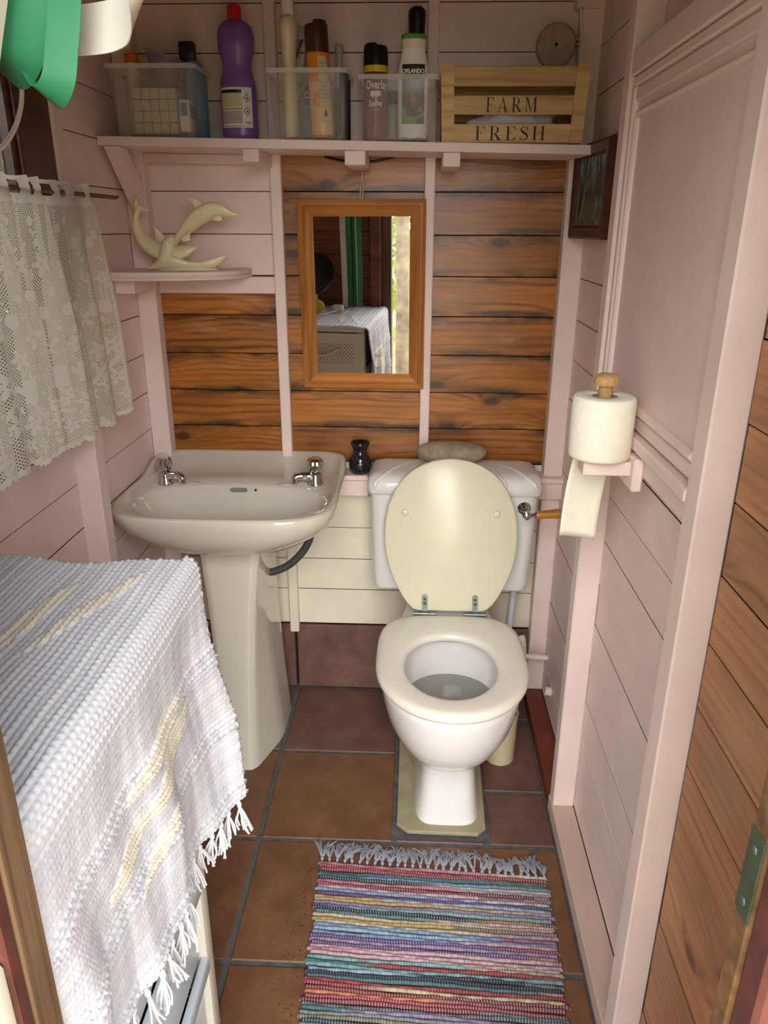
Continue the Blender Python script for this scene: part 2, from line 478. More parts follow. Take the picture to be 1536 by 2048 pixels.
# left wall, surface at x=-.75
wl = struct('wall_left', 'pink boarded left wall with a curtained window')
spart(wl, 'backing', -.80, -.769, -1.70, .02, 0, .955, M['dark'], 0)
spart(wl, 'backing', -.80, -.769, -1.70, .02, 1.80, 2.16, M['dark'], 0)
spart(wl, 'backing', -.80, -.769, -.44, .02, .955, 1.80, M['dark'], 0)
spart(wl, 'backing', -.80, -.769, -1.70, -1.20, .955, 1.80, M['dark'], 0)
WY0, WY1 = -1.20, -.445           # window hole along y
for k in range(0, 20):
    z0, z1 = GZ[k], GZ[k + 1]
    zz = (z0 + z1) / 2; hh = z1 - z0 - GAP
    segs = [(-1.66, -.05)] if (zz < .97 or zz > 1.78) else [(-1.66, WY0), (WY1, -.05)]
    for a, b in segs:
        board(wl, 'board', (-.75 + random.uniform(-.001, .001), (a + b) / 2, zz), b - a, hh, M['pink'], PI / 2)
spart(wl, 'stud', -.752, -.700, -.546, -.500, 0, .995, M['pink'])
spart(wl, 'sole_plate', -.752, -.700, -1.655, -.05, 0, .043, M['pink'])
# window
w1 = struct('window_1', 'dark brown framed window behind the lace curtain on the left wall', 'window')
def wl_box(name, y0, y1, z0, z1, x0, x1, m, bev=.004): return spart(w1, name, x0, x1, y0, y1, z0, z1, m, bev)
wl_box('architrave', -.449, -.405, .96, 1.80, -.752, -.737, M['pink'])
wl_box('architrave', -1.20, -.445, 1.765, 1.80, -.752, -.737, M['pink'])
wl_box('window_frame', -.585, -.447, .98, 1.765, -.80, -.742, M['darkwood'])
wl_box('window_frame', -1.20, -1.13, .98, 1.765, -.80, -.742, M['darkwood'])
wl_box('window_frame', -1.13, -.585, 1.68, 1.765, -.80, -.742, M['darkwood'])
wl_box('window_frame', -1.13, -.585, .98, 1.05, -.80, -.742, M['darkwood'])
wl_box('glazing_bead', -.600, -.583, 1.05, 1.68, -.775, -.752, M['darkwood'])
tg = NT('window_glass'); tg.b.inputs['Transmission Weight'].default_value = 1.0; tg.b.inputs['Roughness'].default_value = .02; tg.b.inputs['Base Color'].default_value = (.8, .83, .82, 1); tg.b.inputs['IOR'].default_value = 1.3
wl_box('pane', -1.13, -.59, 1.05, 1.68, -.785, -.781, tg.m, 0)

# right wall, surface at x=.425
wr = struct('wall_right', 'right wall of pink boards with bare brown boards by the door')
spart(wr, 'backing', .443, .48, -1.68, .02, 0, 2.16, M['dark'], 0)
for k in range(0, 20):
    z0, z1 = GZ[k], GZ[k + 1]
    zz = (z0 + z1) / 2; hh = z1 - z0 - GAP
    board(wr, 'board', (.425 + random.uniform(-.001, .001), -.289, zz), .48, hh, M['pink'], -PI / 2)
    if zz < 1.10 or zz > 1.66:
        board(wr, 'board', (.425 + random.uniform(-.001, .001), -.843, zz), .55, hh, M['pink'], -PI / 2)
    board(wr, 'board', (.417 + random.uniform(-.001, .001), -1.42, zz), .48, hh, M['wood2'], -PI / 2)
spart(wr, 'stud', .372, .425, -.572, -.528, .043, 1.0, M['pink'], .003)
spart(wr, 'stud', .372, .425, -.572, -.528, 1.0, 2.1, M['pink'], .003)
spart(wr, 'stud', .372, .420, -1.175, -1.128, .0, 2.1, M['pink'], .003)
b1 = struct('baseboard_right', 'dirty pink sole plate along the right wall floor', 'baseboard')
spart(b1, 'plank', .369, .425, -1.655, -.528, 0, .043, M['pinkdirty'])
spart(b1, 'plank', .369, .425, -.528, -.002, 0, .040, M['redwood'])
# boarded window on the right wall
w2 = struct('window_2', 'boarded-over window with flat pink panel on the right wall', 'window')
def w2b(name, y0, y1, z0, z1, x0, x1, bev=.0025): return spart(w2, name, x0, x1, y0, y1, z0, z1, M['pink'], bev)
w2b('panel', -1.128, -.572, 1.10, 1.67, .388, .395)
w2b('lintel', -1.128, -.572, 1.672, 1.715, .374, .425)
w2b('head_bead', -1.128, -.572, 1.655, 1.670, .378, .40)
w2b('top_rail', -1.128, -.590, 1.630, 1.652, .382, .40)
w2b('bead', -1.128, -.60, 1.606, 1.616, .381, .40, .004)
w2b('stile', -.592, -.573, 1.06, 1.655, .378, .40)
w2b('bead', -.612, -.600, 1.125, 1.606, .380, .40, .004)
w2b('stile', -1.127, -1.105, 1.06, 1.655, .384, .40)
w2b('bead', -1.105, -.60, 1.118, 1.134, .379, .40, .005)
w2b('bottom_rail', -1.105, -.60, 1.092, 1.114, .384, .40)
w2b('sill', -1.127, -.572, 1.066, 1.088, .371, .425, .004)
w2b('apron', -1.127, -.572, 1.030, 1.063, .384, .425)

# front wall with the doorway the camera looks through
wf = struct('wall_front', 'brown boarded front wall around the doorway')
DX0, DX1 = -.303, .260
FY = -1.66
for k in range(0, 20):
    z0, z1 = GZ[k], GZ[k + 1]; zz = (z0 + z1) / 2; hh = z1 - z0 - GAP
    if zz < 1.84:
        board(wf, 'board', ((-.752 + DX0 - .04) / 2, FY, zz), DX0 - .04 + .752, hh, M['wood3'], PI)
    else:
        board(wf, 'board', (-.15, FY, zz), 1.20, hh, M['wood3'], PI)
spart(wf, 'cladding', -.80, DX0 - .035, -1.70, -1.677, 0, 2.16, M['maroonpaint'], 0)
spart(wf, 'cladding', DX1 + .035, .48, -1.70, -1.677, 0, 2.16, M['maroonpaint'], 0)
spart(wf, 'cladding', DX0 - .035, DX1 + .035, -1.70, -1.677, 1.85, 2.16, M['maroonpaint'], 0)
spart(wf, 'stud', -.40, -.35, -1.66, -1.625, 0, 2.1, M['wood3'], .003)
d1 = struct('door_1', 'worn door frame at the edges of the view', 'door frame')
spart(d1, 'jamb', DX0 - .04, DX0, -1.690, -1.655, 0, 2.0, M['jamb'], .002)
spart(d1, 'casing', DX0 - .16, DX0 - .001, -1.708, -1.691, 0, 2.0, M['maroonpaint'], .003)
spart(d1, 'lintel', DX0 - .04, DX1 + .04, -1.705, -1.655, 1.83, 1.88, M['jamb'], .002)
spart(d1, 'jamb', DX1, DX1 + .05, -1.680, -1.655, 0, 2.0, M['weather'], .003)
spart(d1, 'casing', DX1 + .001, DX1 + .12, -1.712, -1.681, 0, 2.0, M['maroonpaint'], .004)
# ceiling
ce = struct('ceiling', 'boarded shed roof out of view overhead', 'ceiling')
spart(ce, 'roof_deck', -.82, .50, -1.76, .08, 2.16, 2.20, M['wood3'], 0)

# floor
fl = struct('floor', 'brown and maroon tiled floor with dark grout', 'floor')
spart(fl, 'screed', -.80, .48, -1.70, .06, -.05, -.003, M['grout'], 0)
G = .006
def ft(x0, x1, y0, y1, m):
    bm = B(); box(bm, x0 + G, x1 - G, y0 + G, y1 - G, -.012, random.uniform(-.0008, .0008))
    es = [e for e in bm.edges if min(v.co.z for v in e.verts) > -.005]
    bmesh.ops.bevel(bm, geom=es, offset=.002, segments=1, profile=.5, affect='EDGES')
    part(fl, 'floor_tile', bm, m, None, None, ((x0 + x1) / 2, (y0 + y1) / 2, 0))
O, Mm = M['tile_o'], M['tile_m']
gx = (-.752, -.70, -.365, -.03, .305, .371); gy = (-1.68, -1.34, -1.005, -.67, -.335, -.004)
for j in range(5):
    for i in range(5):
        x0, x1, y0, y1 = gx[i], gx[i + 1], gy[j], gy[j + 1]
        if j >= 3 and i >= 3: continue
        ft(x0, x1, y0, y1, Mm if j == 4 else O)
ft(-.03, .197, -.67, -.650, Mm); ft(.203, .371, -.67, -.48, Mm); ft(.203, .371, -.48, -.16, Mm); ft(.203, .371, -.16, -.004, Mm); ft(-.03, .203, -.28, -.004, Mm)
# ------------------------------------------------------------------ basin
def sup(th, hw, hb, hf, nb=2.0, nf=2.0):
    """superellipse point: th=0 is +x, +y is back"""
    c, s = math.cos(th), math.sin(th)
    n = nb if s > 0 else nf
    r = (abs(c) ** n + abs(s) ** n) ** (-1.0 / n)
    return hw * r * c, (hb if s > 0 else hf) * r * s

def ring(cx, cy, z, hw, hb, hf, nb=2., nf=2., n=64, zf=None):
    out = []
    for i in range(n):
        x, y = sup(2 * PI * i / n, hw, hb, hf, nb, nf)
        p = (cx + x, cy + y)
        out.append((p[0], p[1], z + (zf(*p) if zf else 0.)))
    return out

BX, BY = -.466, -.26
basin = thing('wash_basin', 'champagne ceramic wash basin with two chrome taps in the left corner', 'basin', (BX, BY, .64))
def zback(x, y):
    t = max(0., min(1., (y + .20) / .16)); t = t * t * (3 - 2 * t)
    return .026 * t
N = 96
bm = B()
R = []
R.append(ring(BX, -.26, .642, .07, .10, .10, 3, 2.5, N))
R.append(ring(BX, -.27, .650, .14, .15, .14, 3, 2.5, N))
R.append(ring(BX, -.268, .672, .205, .20, .19, 3.5, 2.6, N))
R.append(ring(BX, -.265, .700, .245, .235, .222, 5, 2.8, N))
R.append(ring(BX, -.262, .728, .268, .250, .240, 8, 3.8, N))
R.append(ring(BX, -.260, .760, .277, .256, .250, 9, 4.4, N, zback))
R.append(ring(BX, -.260, .775, .278, .257, .251, 9, 4.6, N, zback))
R.append(ring(BX, -.260, .781, .275, .254, .248, 9, 4.6, N, zback))
R.append(ring(BX, -.260, .783, .268, .250, .242, 9, 4.4, N, zback))
R.append(ring(BX, -.262, .781, .261, .244, .233, 8, 4.0, N, lambda x, y: zback(x, y) * .95))
R.append(ring(BX, -.268, .775, .255, .215, .220, 7, 3.4, N, lambda x, y: 0.))
R.append(ring(BX, -.300, .772, .246, .165, .180, 3.0, 2.8, N))
R.append(ring(BX, -.330, .770, .243, .128, .147, 2.3, 2.6, N))
R.append(ring(BX, -.330, .763, .238, .122, .142, 2.3, 2.6, N))
R.append(ring(BX, -.330, .745, .228, .112, .134, 2.3, 2.5, N))
R.append(ring(BX, -.332, .715, .205, .096, .115, 2.2, 2.3, N))
R.append(ring(BX, -.334, .690, .165, .075, .09, 2, 2, N))
R.append(ring(BX, -.336, .676, .10, .05, .05, 2, 2, N))
R.append(ring(BX, -.336, .671, .022, .018, .018, 2, 2, N))
loft(bm, R)
bw = part(basin, 'bowl', bm, M['ceramic_c'], 60)
# overflow slot, chain hole, drain
bm = B()
sl = []
for i in range(28):
    a = 2 * PI * i / 28
    sl.append((BX - .002 + .017 * (1 if math.cos(a) > 0 else -1) + .006 * math.cos(a), .006 * math.sin(a)))
prism(bm, sl, 'y', -.001, .003)
bmesh.ops.transform(bm, matrix=Matrix.Translation((0, -.2165, .7565)) @ Matrix.Rotation(math.radians(-22), 4, 'X'), verts=bm.verts[:])
part(bw, 'overflow_slot', bm, M['slot'], 40)
bm = B(); lathe(bm, [(.0035, 0), (.0035, .004)], (BX + .045, -.222, .757), 12)
part(bw, 'chain_hole', bm, M['black'])
bm = B(); lathe(bm, [(.02, 0), (.022, .003), (.012, .004), (.010, .002)], (BX, -.336, .671), 24)
part(bw, 'drain', bm, M['chrome'], 40)
# moulded soap notches in the deck edge
for sx in (-1, 1):
    bm = B()
    lathe(bm, [(.0005, .004), (.008, .0032), (.014, .0012), (.017, -.001)], (BX + sx * .125, -.212, .7725), 20, sx=1.3, sy=.7)
    part(bw, 'soap_notch', bm, M['ceramic_c'], 60)

def tap(x, y, z, sp):
    t = part(basin, 'tap', _tap_body(x, y, z, sp), M['chrome'], 50)
    bm = B()
    prof = [(.007, .036), (.015, .038), (.0185, .043), (.0215, .056), (.0205, .066), (.0155, .0725), (.005, .074)]
    rings = []
    for k, (r, zz) in enumerate(prof):
        rings.append([(x + r * (1 + .07 * math.cos(6 * (2 * PI * i / 24))) * math.cos(2 * PI * i / 24), y + r * (1 + .07 * math.cos(6 * (2 * PI * i / 24))) * math.sin(2 * PI * i / 24), z + zz) for i in range(24)])
    loft(bm, rings)
    part(t, 'tap_handle', bm, M['chrome'], 12)
def _tap_body(x, y, z, sp):
    bm = B()
    lathe(bm, [(.022, 0), (.022, .004), (.0185, .008), (.0175, .026), (.014, .033), (.007, .036), (.006, .042)], (x, y, z), 24)
    d = Vector((sp * .95, -.32, 0)).normalized()
    c = Vector((x, y, z))
    path = [c + Vector((0, 0, .020)), c + d * .022 + Vector((0, 0, .024)), c + d * .045 + Vector((0, 0, .026)), c + d * .054 + Vector((0, 0, .022)), c + d * .056 + Vector((0, 0, .010))]
    tube(bm, spline(path, 4), [.014] * 4 + [.0115] * 4 + [.0098] * 9, 14)
    return bm
tap(-.665, -.215, .772, .9)
tap(-.262, -.200, .772, -.9)

# pedestal
ped = B()
prof = [(.6415, .078, -.365, .088, -.30, .088, -.13), (.60, .073, -.372, .083, -.30, .085, -.12), (.50, .063, -.382, .079, -.30, .082, -.12),
        (.40, .056, -.390, .078, -.297, .082, -.12), (.28, .050, -.400, .082, -.292, .086, -.115), (.15, .047, -.410, .090, -.282, .092, -.11),
        (.05, .045, -.420, .097, -.272, .098, -.10), (.0, .046, -.424, .100, -.268, .10, -.10)]
rings = []
for z, fw, fy, sw, sy, bw_, by in prof:
    poly = [(BX - .003 + s * w, y) for s, w, y in ((-1, fw, fy), (1, fw, fy), (1, sw, sy), (1, bw_, by), (-1, bw_, by), (-1, sw, sy))]
    pl = chaikin(poly, 3, .12)
    rings.append([(p[0], p[1], z) for p in pl])
# refine vertically
fine = []
for a, b in zip(rings[:-1], rings[1:]):
    for s in range(4):
        fine.append([tuple(a[i][k] * (1 - s / 4) + b[i][k] * s / 4 for k in range(3)) for i in range(len(a))])
fine.append(rings[-1])
loft(ped, fine[::-1])
solo('basin_pedestal', ped, M['ceramic_c'], 'tapering champagne ceramic pedestal standing under the wash basin', 'pedestal', (BX, -.26, 0), smooth=35)

# waste hose
bm = B()
tube(bm, spline([(-.405, -.25, .530), (-.375, -.25, .533), (-.335, -.25, .553), (-.300, -.25, .588), (-.278, -.25, .625), (-.271, -.25, .655)], 8), .0105, 12)
solo('waste_hose', bm, M['hose'], 'dark grey rubber waste hose bending under the basin to the pedestal', 'hose', smooth=60)

# ------------------------------------------------------------------ toilet
TX = .103
toilet = thing('toilet', 'white close-coupled toilet with a cream seat and raised lid', 'toilet', (TX, -.30, .012))
bm = B()
sec = [(.012, .085, -.618, -.22, 4, 5), (.03, .084, -.615, -.22, 4, 5), (.10, .076, -.606, -.22, 4, 5), (.165, .073, -.602, -.22, 4, 4.5), (.190, .080, -.616, -.22, 4, 3.6),
       (.208, .100, -.648, -.22, 4, 2.8), (.228, .122, -.676, -.22, 4, 2.4), (.262, .145, -.706, -.23, 4, 2.2), (.30, .159, -.725, -.25, 4, 2.15), (.345, .168, -.738, -.27, 4, 2.1),
       (.385, .172, -.743, -.285, 4, 2.1), (.402, .172, -.743, -.29, 4, 2.1), (.409, .167, -.738, -.295, 4, 2.1), (.410, .15, -.72, -.31, 4, 2.1),
       (.404, .128, -.700, -.385, 2.4, 2.1), (.385, .130, -.702, -.380, 2.4, 2.1), (.34, .128, -.695, -.385, 2.3, 2.1), (.29, .108, -.665, -.41, 2, 2), (.25, .078, -.62, -.44, 2, 2), (.225, .05, -.58, -.47, 2, 2), (.215, .02, -.55, -.50, 2, 2)]
rings = []
for z, hw, yf, yb, nb, nf in sec:
    cy = yb - (yb - yf) * .5
    if z > .2: cy = max(cy, -.53) if yf < -.64 else cy
    rings.append(ring(TX, cy, z, hw, yb - cy, cy - yf, nb, nf, 72))
loft(bm, rings)
# neck behind the bowl
nk = []
for y, hwt, hwb, z0, z1 in ((-.345, .150, .110, .22, .402), (-.30, .146, .105, .18, .412), (-.24, .128, .095, .10, .425), (-.17, .115, .085, .05, .440), (-.05, .112, .08, .03, .445)):
    pl = chaikin([(-hwt, z1), (hwt, z1), (hwt * .98, (z0 + z1) / 2 + .05), (hwb, z0), (-hwb, z0), (-hwt * .98, (z0 + z1) / 2 + .05)], 2, .18)
    nk.append([(TX + p[0], y, p[1]) for p in pl])
loft(bm, nk)
part(toilet, 'pan', bm, M['ceramic_w'], 50)
tw = NT('toilet_water'); tw.set((.30, .295, .27, 1), .06)  # raised grey-brown surface also carries the lower bowl's shade in its colour
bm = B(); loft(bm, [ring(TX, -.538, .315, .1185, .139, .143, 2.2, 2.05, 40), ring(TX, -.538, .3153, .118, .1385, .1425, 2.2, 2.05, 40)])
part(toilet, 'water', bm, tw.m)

# seat ring
def egg(hw, yf, yb, z, nb, cy=-.53, nf=2.05, n=80): return ring(TX, cy, z, hw, yb - cy, cy - yf, nb, nf, n)
bm = B()
o = []
for d, z in ((.0, .416), (-.003, .421), (-.002, .431), (.006, .4375), (.016, .4395)):
    o.append(egg(.182 - d, -.752 + d, -.298 - d, z, 4))
for d, z in ((.016, .4395), (.006, .437), (.0, .432), (-.001, .421), (.004, .416)):
    o.append(ring(TX - .003, -.547, z, .112 + d, .140 + d, .140 + d, 2.15, 2.0, 80))
Rr = [[bm.verts.new(p) for p in r] for r in o]
for a, b in zip(Rr, Rr[1:] + Rr[:1]):
    for i in range(80): bm.faces.new((a[i], a[(i + 1) % 80], b[(i + 1) % 80], b[i]))
part(toilet, 'seat', bm, M['seat'], 60)

# raised cover, leaning on the cistern
HV = [(0, .083), (.004, .092), (.015, .102), (.05, .116), (.1, .130), (.2, .1515), (.3, .166), (.4, .1745), (.5, .177), (.6, .1745), (.7, .166), (.8, .148), (.87, .127), (.92, .105), (.96, .077), (.985, .048), (.997, .02), (1., .004)]
CB, CT = Vector((TX + .004, -.286, .443)), Vector((TX - .002, -.2225, .856))
cu = (CT - CB); clen = cu.length; cu.normalize(); cn = Vector((0, -cu.z, cu.y)).normalized()   # towards the camera
if cn.y > 0: cn = -cn
def cov(u, v, w): return CB + Vector((1, 0, 0)) * u + cu * (v * clen) + cn * w
outl = [(h, v) for v, h in HV] + [(-h, v) for v, h in HV[::-1]]
bm = B()
rr = []
for sc, w in ((.985, -.009), (1., -.006), (1., .003), (.995, .006), (.975, .0085)):
    rr.append([cov(h * sc, .5 + (v - .5) * (1 - (1 - sc) * .75), w) for h, v in outl])
loft(bm, rr)
cover = part(toilet, 'seat_cover', bm, M['cover'], 40, 'yellowed cream seat lid')
for u in (-.121, .120):
    bm = B(); rings = [[cov(u + r * math.cos(a * PI / 10), .655 + r * math.sin(a * PI / 10) / clen, w) for a in range(20)] for r, w in ((.010, .008), (.010, .011), (.006, .0135), (.001, .014))]
    loft(bm, rings); part(cover, 'bumper', bm, M['cover'], 60)
for u in (-.068, .068):
    bm = B()
    q = []
    for a in range(13): q.append((u + .008 * math.cos(PI * a / 12), .095 + .008 * math.sin(PI * a / 12) / clen))
    q = [(u + .007, -.012)] + q + [(u - .007, -.012)]
    loft(bm, [[cov(a, b, .0085) for a, b in q], [cov(a, b, .0115) for a, b in q]])
    cyl(bm, cov(u - .030, -.012, .014), cov(u + .030 , -.012, .014), .0058, 12)
    hg = part(toilet, 'hinge', bm, M['steel'], 40, 'grey-green metal hinge')
    for v in (.085, .055):
        bm = B(); loft(bm, [[cov(u + .0034 * math.cos(a * PI / 6), v + .0034 * math.sin(a * PI / 6) / clen, w) for a in range(12)] for w in (.011, .0122)])
        part(hg, 'screw', bm, M['black'])

# cistern
bm = B()
CX = .113
def rrect(cx, y0, y1, hw, z, r=.03, n=6, zf=None):
    pts = []
    for (sx, yy, sy, a0) in ((1, y1, -1, 0), (-1, y1, -1, 90), (-1, y0, 1, 180), (1, y0, 1, 270)):
        for k in range(n + 1):
            a = math.radians(a0 + 90 * k / n)
            pts.append((cx + sx * (hw - r) + r * math.cos(a), yy + sy * r + r * math.sin(a), z))
    return pts
loft(bm, [rrect(CX - .002, -.172, -.032, .208, .452, .028), rrect(CX - .002, -.186, -.032, .218, .458, .03), rrect(CX - .002, -.190, -.032, .221, .475, .03), rrect(CX, -.199, -.032, .229, .752, .03)])
part(toilet, 'cistern', bm, M['ceramic_w'], 40)
bm = B()
loft(bm, [rrect(CX, -.205, -.033, .233, .746, .03), rrect(CX, -.211, -.031, .238, .750, .034), rrect(CX, -.210, -.031, .237, .772, .034), rrect(CX, -.203, -.031, .231, .788, .03),
          rrect(CX, -.190, -.033, .220, .797, .026), rrect(CX, -.16, -.045, .196, .801, .02), rrect(CX, -.12, -.08, .13, .803, .012)])
lid = part(toilet, 'cistern_lid', bm, M['ceramic_w'], 60)
for x1, x2 in ((-.105, -.135), (-.165, -.215), (.105, .135), (.165, .215)):
    bm = B()
    p = spline([(CX + x1 * .65, -.07, .8005), (CX + x1, -.14, .799), (CX + (x1 + x2) / 2, -.188, .795), (CX + x2 * .985, -.2055, .780), (CX + x2, -.2095, .764)], 6)
    tube(bm, p, [.003 + .0035 * min(1, i / 8) * min(1, (len(p) - 1 - i) / 4) for i in range(len(p))], 10)
    part(lid, 'moulded_ridge', bm, M['ceramic_w'], 80)
# flush lever
lv = B()
lc = Vector((.302, -.199, .713))
def yl(c, prof):
    bm2 = B(); lathe(bm2, prof, n=24)
    bmesh.ops.transform(bm2, matrix=Matrix.Translation(c) @ Matrix.Rotation(PI / 2, 4, 'X'), verts=bm2.verts[:]); return bm2
lev = part(toilet, 'flush_lever', yl(lc, [(.017, 0), (.018, .003), (.015, .006), (.012, .008), (.012, .014), (.0075, .018), (.007, .040), (.0105, .046), (.0125, .054), (.0105, .062), (.004, .066)]), M['chrome'], 40)
hd = Vector((.985, -.02, .10)).normalized(); h0 = lc + Vector((.008, -.053, -.001))
bm = B(); tube(bm, [h0 + hd * s for s in (0, .010, .012, .018)], [.005, .005, .0085, .0085], 14); part(lev, 'collar', bm, M['chrome'], 40)
bm = B(); tube(bm, [h0 + hd * s for s in (.018, .021, .036, .052, .070, .075)], [.0115, .012, .0110, .0115, .0130, .0130], 18); part(lev, 'wooden_grip', bm, M['lever'], 50)
bm = B(); tube(bm, [h0 + hd * s for s in (.075, .080, .086, .092, .095)], [.0132, .0125, .0095, .006, .002], 14); part(lev, 'end_cap', bm, M['chrome'], 50)

# mounting board under the pan
bm = B()
prism(bm, [(-.024, -.285), (-.024, -.615), (.004, -.640), (.178, -.642), (.199, -.620), (.205, -.285)], 'z', .0012, .0125, .002)
solo('mounting_board', bm, M['plinth'], 'olive cream painted board on the floor beneath the toilet pan', 'board', (.09, -.45, .0012))

# pebble on the cistern
bm = B()
bmesh.ops.create_uvsphere(bm, u_segments=48, v_segments=28, radius=1)
for v in bm.verts:
    x, y, z = v.co
    k = 1 + .05 * math.sin(2.3 * x + 1) + .04 * math.sin(3.1 * y + z)
    zz = (abs(z) ** .85) * (1 if z > 0 else -1)
    v.co = (TX + .002 + .098 * x * k, -.098 + .055 * y * k, .8355 + .031 * zz * (1 - .10 * x))
solo('pebble', bm, M['stone'], 'large flat grey-brown pebble lying on the toilet cistern lid', 'stone', smooth=180)

# oil burner pot
bm = B()
PC = (-.152, -.042, .757)
lathe(bm, [(.026, 0), (.030, .006), (.033, .022), (.032, .036), (.026, .050), (.0185, .060), (.018, .066), (.024, .078), (.0275, .088), (.0265, .090), (.020, .080), (.012, .074)], PC, 36)
pot = solo('oil_burner', bm, M['pot'], 'dark blue glazed pottery oil burner beside the cistern', 'oil burner', PC, smooth=60)
bm = B()
rings = []
for r, d in ((.0145, .0), (.0165, .003), (.0148, .0045)):
    rings.append([(PC[0] + .001 + r * math.cos(a * PI / 12), PC[1] - .0315 - d + .004 * abs(math.cos(a * PI / 12)) , PC[2] + .024 + r * .95 * math.sin(a * PI / 12)) for a in range(24)])
loft(bm, rings, True, False)
part(pot, 'candle_opening', bm, M['black'], 60)

# toilet brush holder + brush
hl = thing('toilet_brush_holder', 'cream plastic toilet brush holder on the floor right of the toilet', 'brush holder', (.262, -.335, .0015))
bm = B(); lathe(bm, [(.040, .0015), (.043, .006), (.043, .12), (.0455, .152), (.0455, .158), (.042, .158), (.039, .12), (.037, .03)], (.262, -.335, 0), 36)
part(hl, 'cup', bm, M['holder'], 45)
# pipes on the right behind the toilet
pp = thing('waste_pipe', 'white plastic pipe with elbow on the back post right of the toilet', 'pipe', (.37, -.07, .19))
bm = B(); tube(bm, [(.34, -.095, .19), (.424, -.095, .185)], .0085, 14); part(pp, 'pipe', bm, M['pink'], 50)
bm = B(); tube(bm, spline([(.338, -.095, .255), (.340, -.100, .25), (.344, -.100, .22), (.346, -.098, .185)], 5), .0125, 14); part(pp, 'elbow', bm, M['cream'], 50)
bm = B(); tube(bm, [(.375, -.095, .188), (.395, -.095, .187)], .0115, 14); part(pp, 'collar', bm, M['pink'], 50)
bm = B(); tube(bm, [(.405, -.185, .128), (.4245, -.185, .124)], .0135, 16)
solo('pipe_stub', bm, M['pink'], 'short pink painted pipe stub low on the right wall', 'pipe', smooth=50)
bm = B(); tube(bm, [(.300, -.06, .0), (.302, -.06, .2), (.312, -.07, .4505)], .009, 12)
solo('supply_pipe', bm, M['plastic_b'], 'pale blue-grey supply pipe rising behind the toilet to the cistern', 'pipe', smooth=50)
# ------------------------------------------------------------------ long shelf
def zs(x): return 1.6155 - .0165 * (x + .72)
ws = thing('wall_shelf', 'long pink painted wooden shelf high on the back wall', 'shelf', (-.16, -.1, 1.58))
bm = B(); x0, x1 = -.748, .405
hexa(bm, [(x0, -.205, zs(x0) - .020), (x1, -.205, zs(x1) - .020), (x1, -.030, zs(x1) - .020), (x0, -.030, zs(x0) - .020), (x0, -.205, zs(x0)), (x1, -.205, zs(x1)), (x1, -.030, zs(x1)), (x0, -.030, zs(x0))], .0015)
part(ws, 'shelf_board', bm, M['pink'])
for xa, xb, dz in ((-.410, -.372, .028), (-.172, -.124, .030), (.056, .096, .030)):
    bm = B(); zz = zs((xa + xb) / 2) - .0205
    box(bm, xa, xb, -.198, -.001, zz - dz, zz, .0015, 1)
    part(ws, 'bracket', bm, M['pink'])
bm = B(); hexa(bm, [(-.699, -.03, 1.572), (-.38, -.03, 1.568), (-.38, -.001, 1.568), (-.699, -.001, 1.572), (-.699, -.03, 1.594), (-.38, -.03, 1.589), (-.38, -.001, 1.589), (-.699, -.001, 1.594)])
part(ws, 'ledger', bm, M['pink'])
bm = B()
prism(bm, [(-.205, zs(-.7) - .021), (-.145, zs(-.7) - .021), (-.049, 1.508), (-.049, 1.452)], 'x', -.735, -.700, .0015)
part(ws, 'brace', bm, M['pink'])
# wiring behind the bracket
bm = B(); tube(bm, spline([(-.24, -.006, 1.588), (-.19, -.012, 1.578), (-.15, -.012, 1.575), (-.11, -.012, 1.578), (-.06, -.006, 1.588)], 6), .003, 8)
solo('loose_wire', bm, M['black'], 'thin black wire sagging under the middle of the long shelf', 'wire', smooth=60)

# round junction box
jb = thing('junction_box', 'round dusty junction box on the back wall above the wooden crate', 'junction box', (.325, 0, 1.829))
def ydisc(c, prof, n=40):
    b = B(); lathe(b, prof, n=n)
    bmesh.ops.transform(b, matrix=Matrix.Translation(c) @ Matrix.Rotation(PI / 2, 4, 'X'), verts=b.verts[:]); return b
part(jb, 'base', ydisc((.325, -.0012, 1.829), [(.048, 0), (.048, .016), (.040, .018)]), M['disc'], 40)
part(jb, 'lid', ydisc((.322, -.019, 1.829), [(.045, 0), (.0455, .008), (.043, .011), (.002, .012)]), M['disc'], 40)
part(jb, 'screw', ydisc((.322, -.031, 1.829), [(.004, 0), (.003, .001)], 10), M['ink'])
for k in range(3):
    bm = B(); tube(bm, spline([(.366, -.012, 1.82 + .01 * k), (.376, -.052, 1.82 + .012 * k), (.372, -.056, 1.86 + .01 * k), (.368, -.056, 1.9)], 5), .0022, 6)
    part(jb, 'wire', bm, M['cable'], 60)

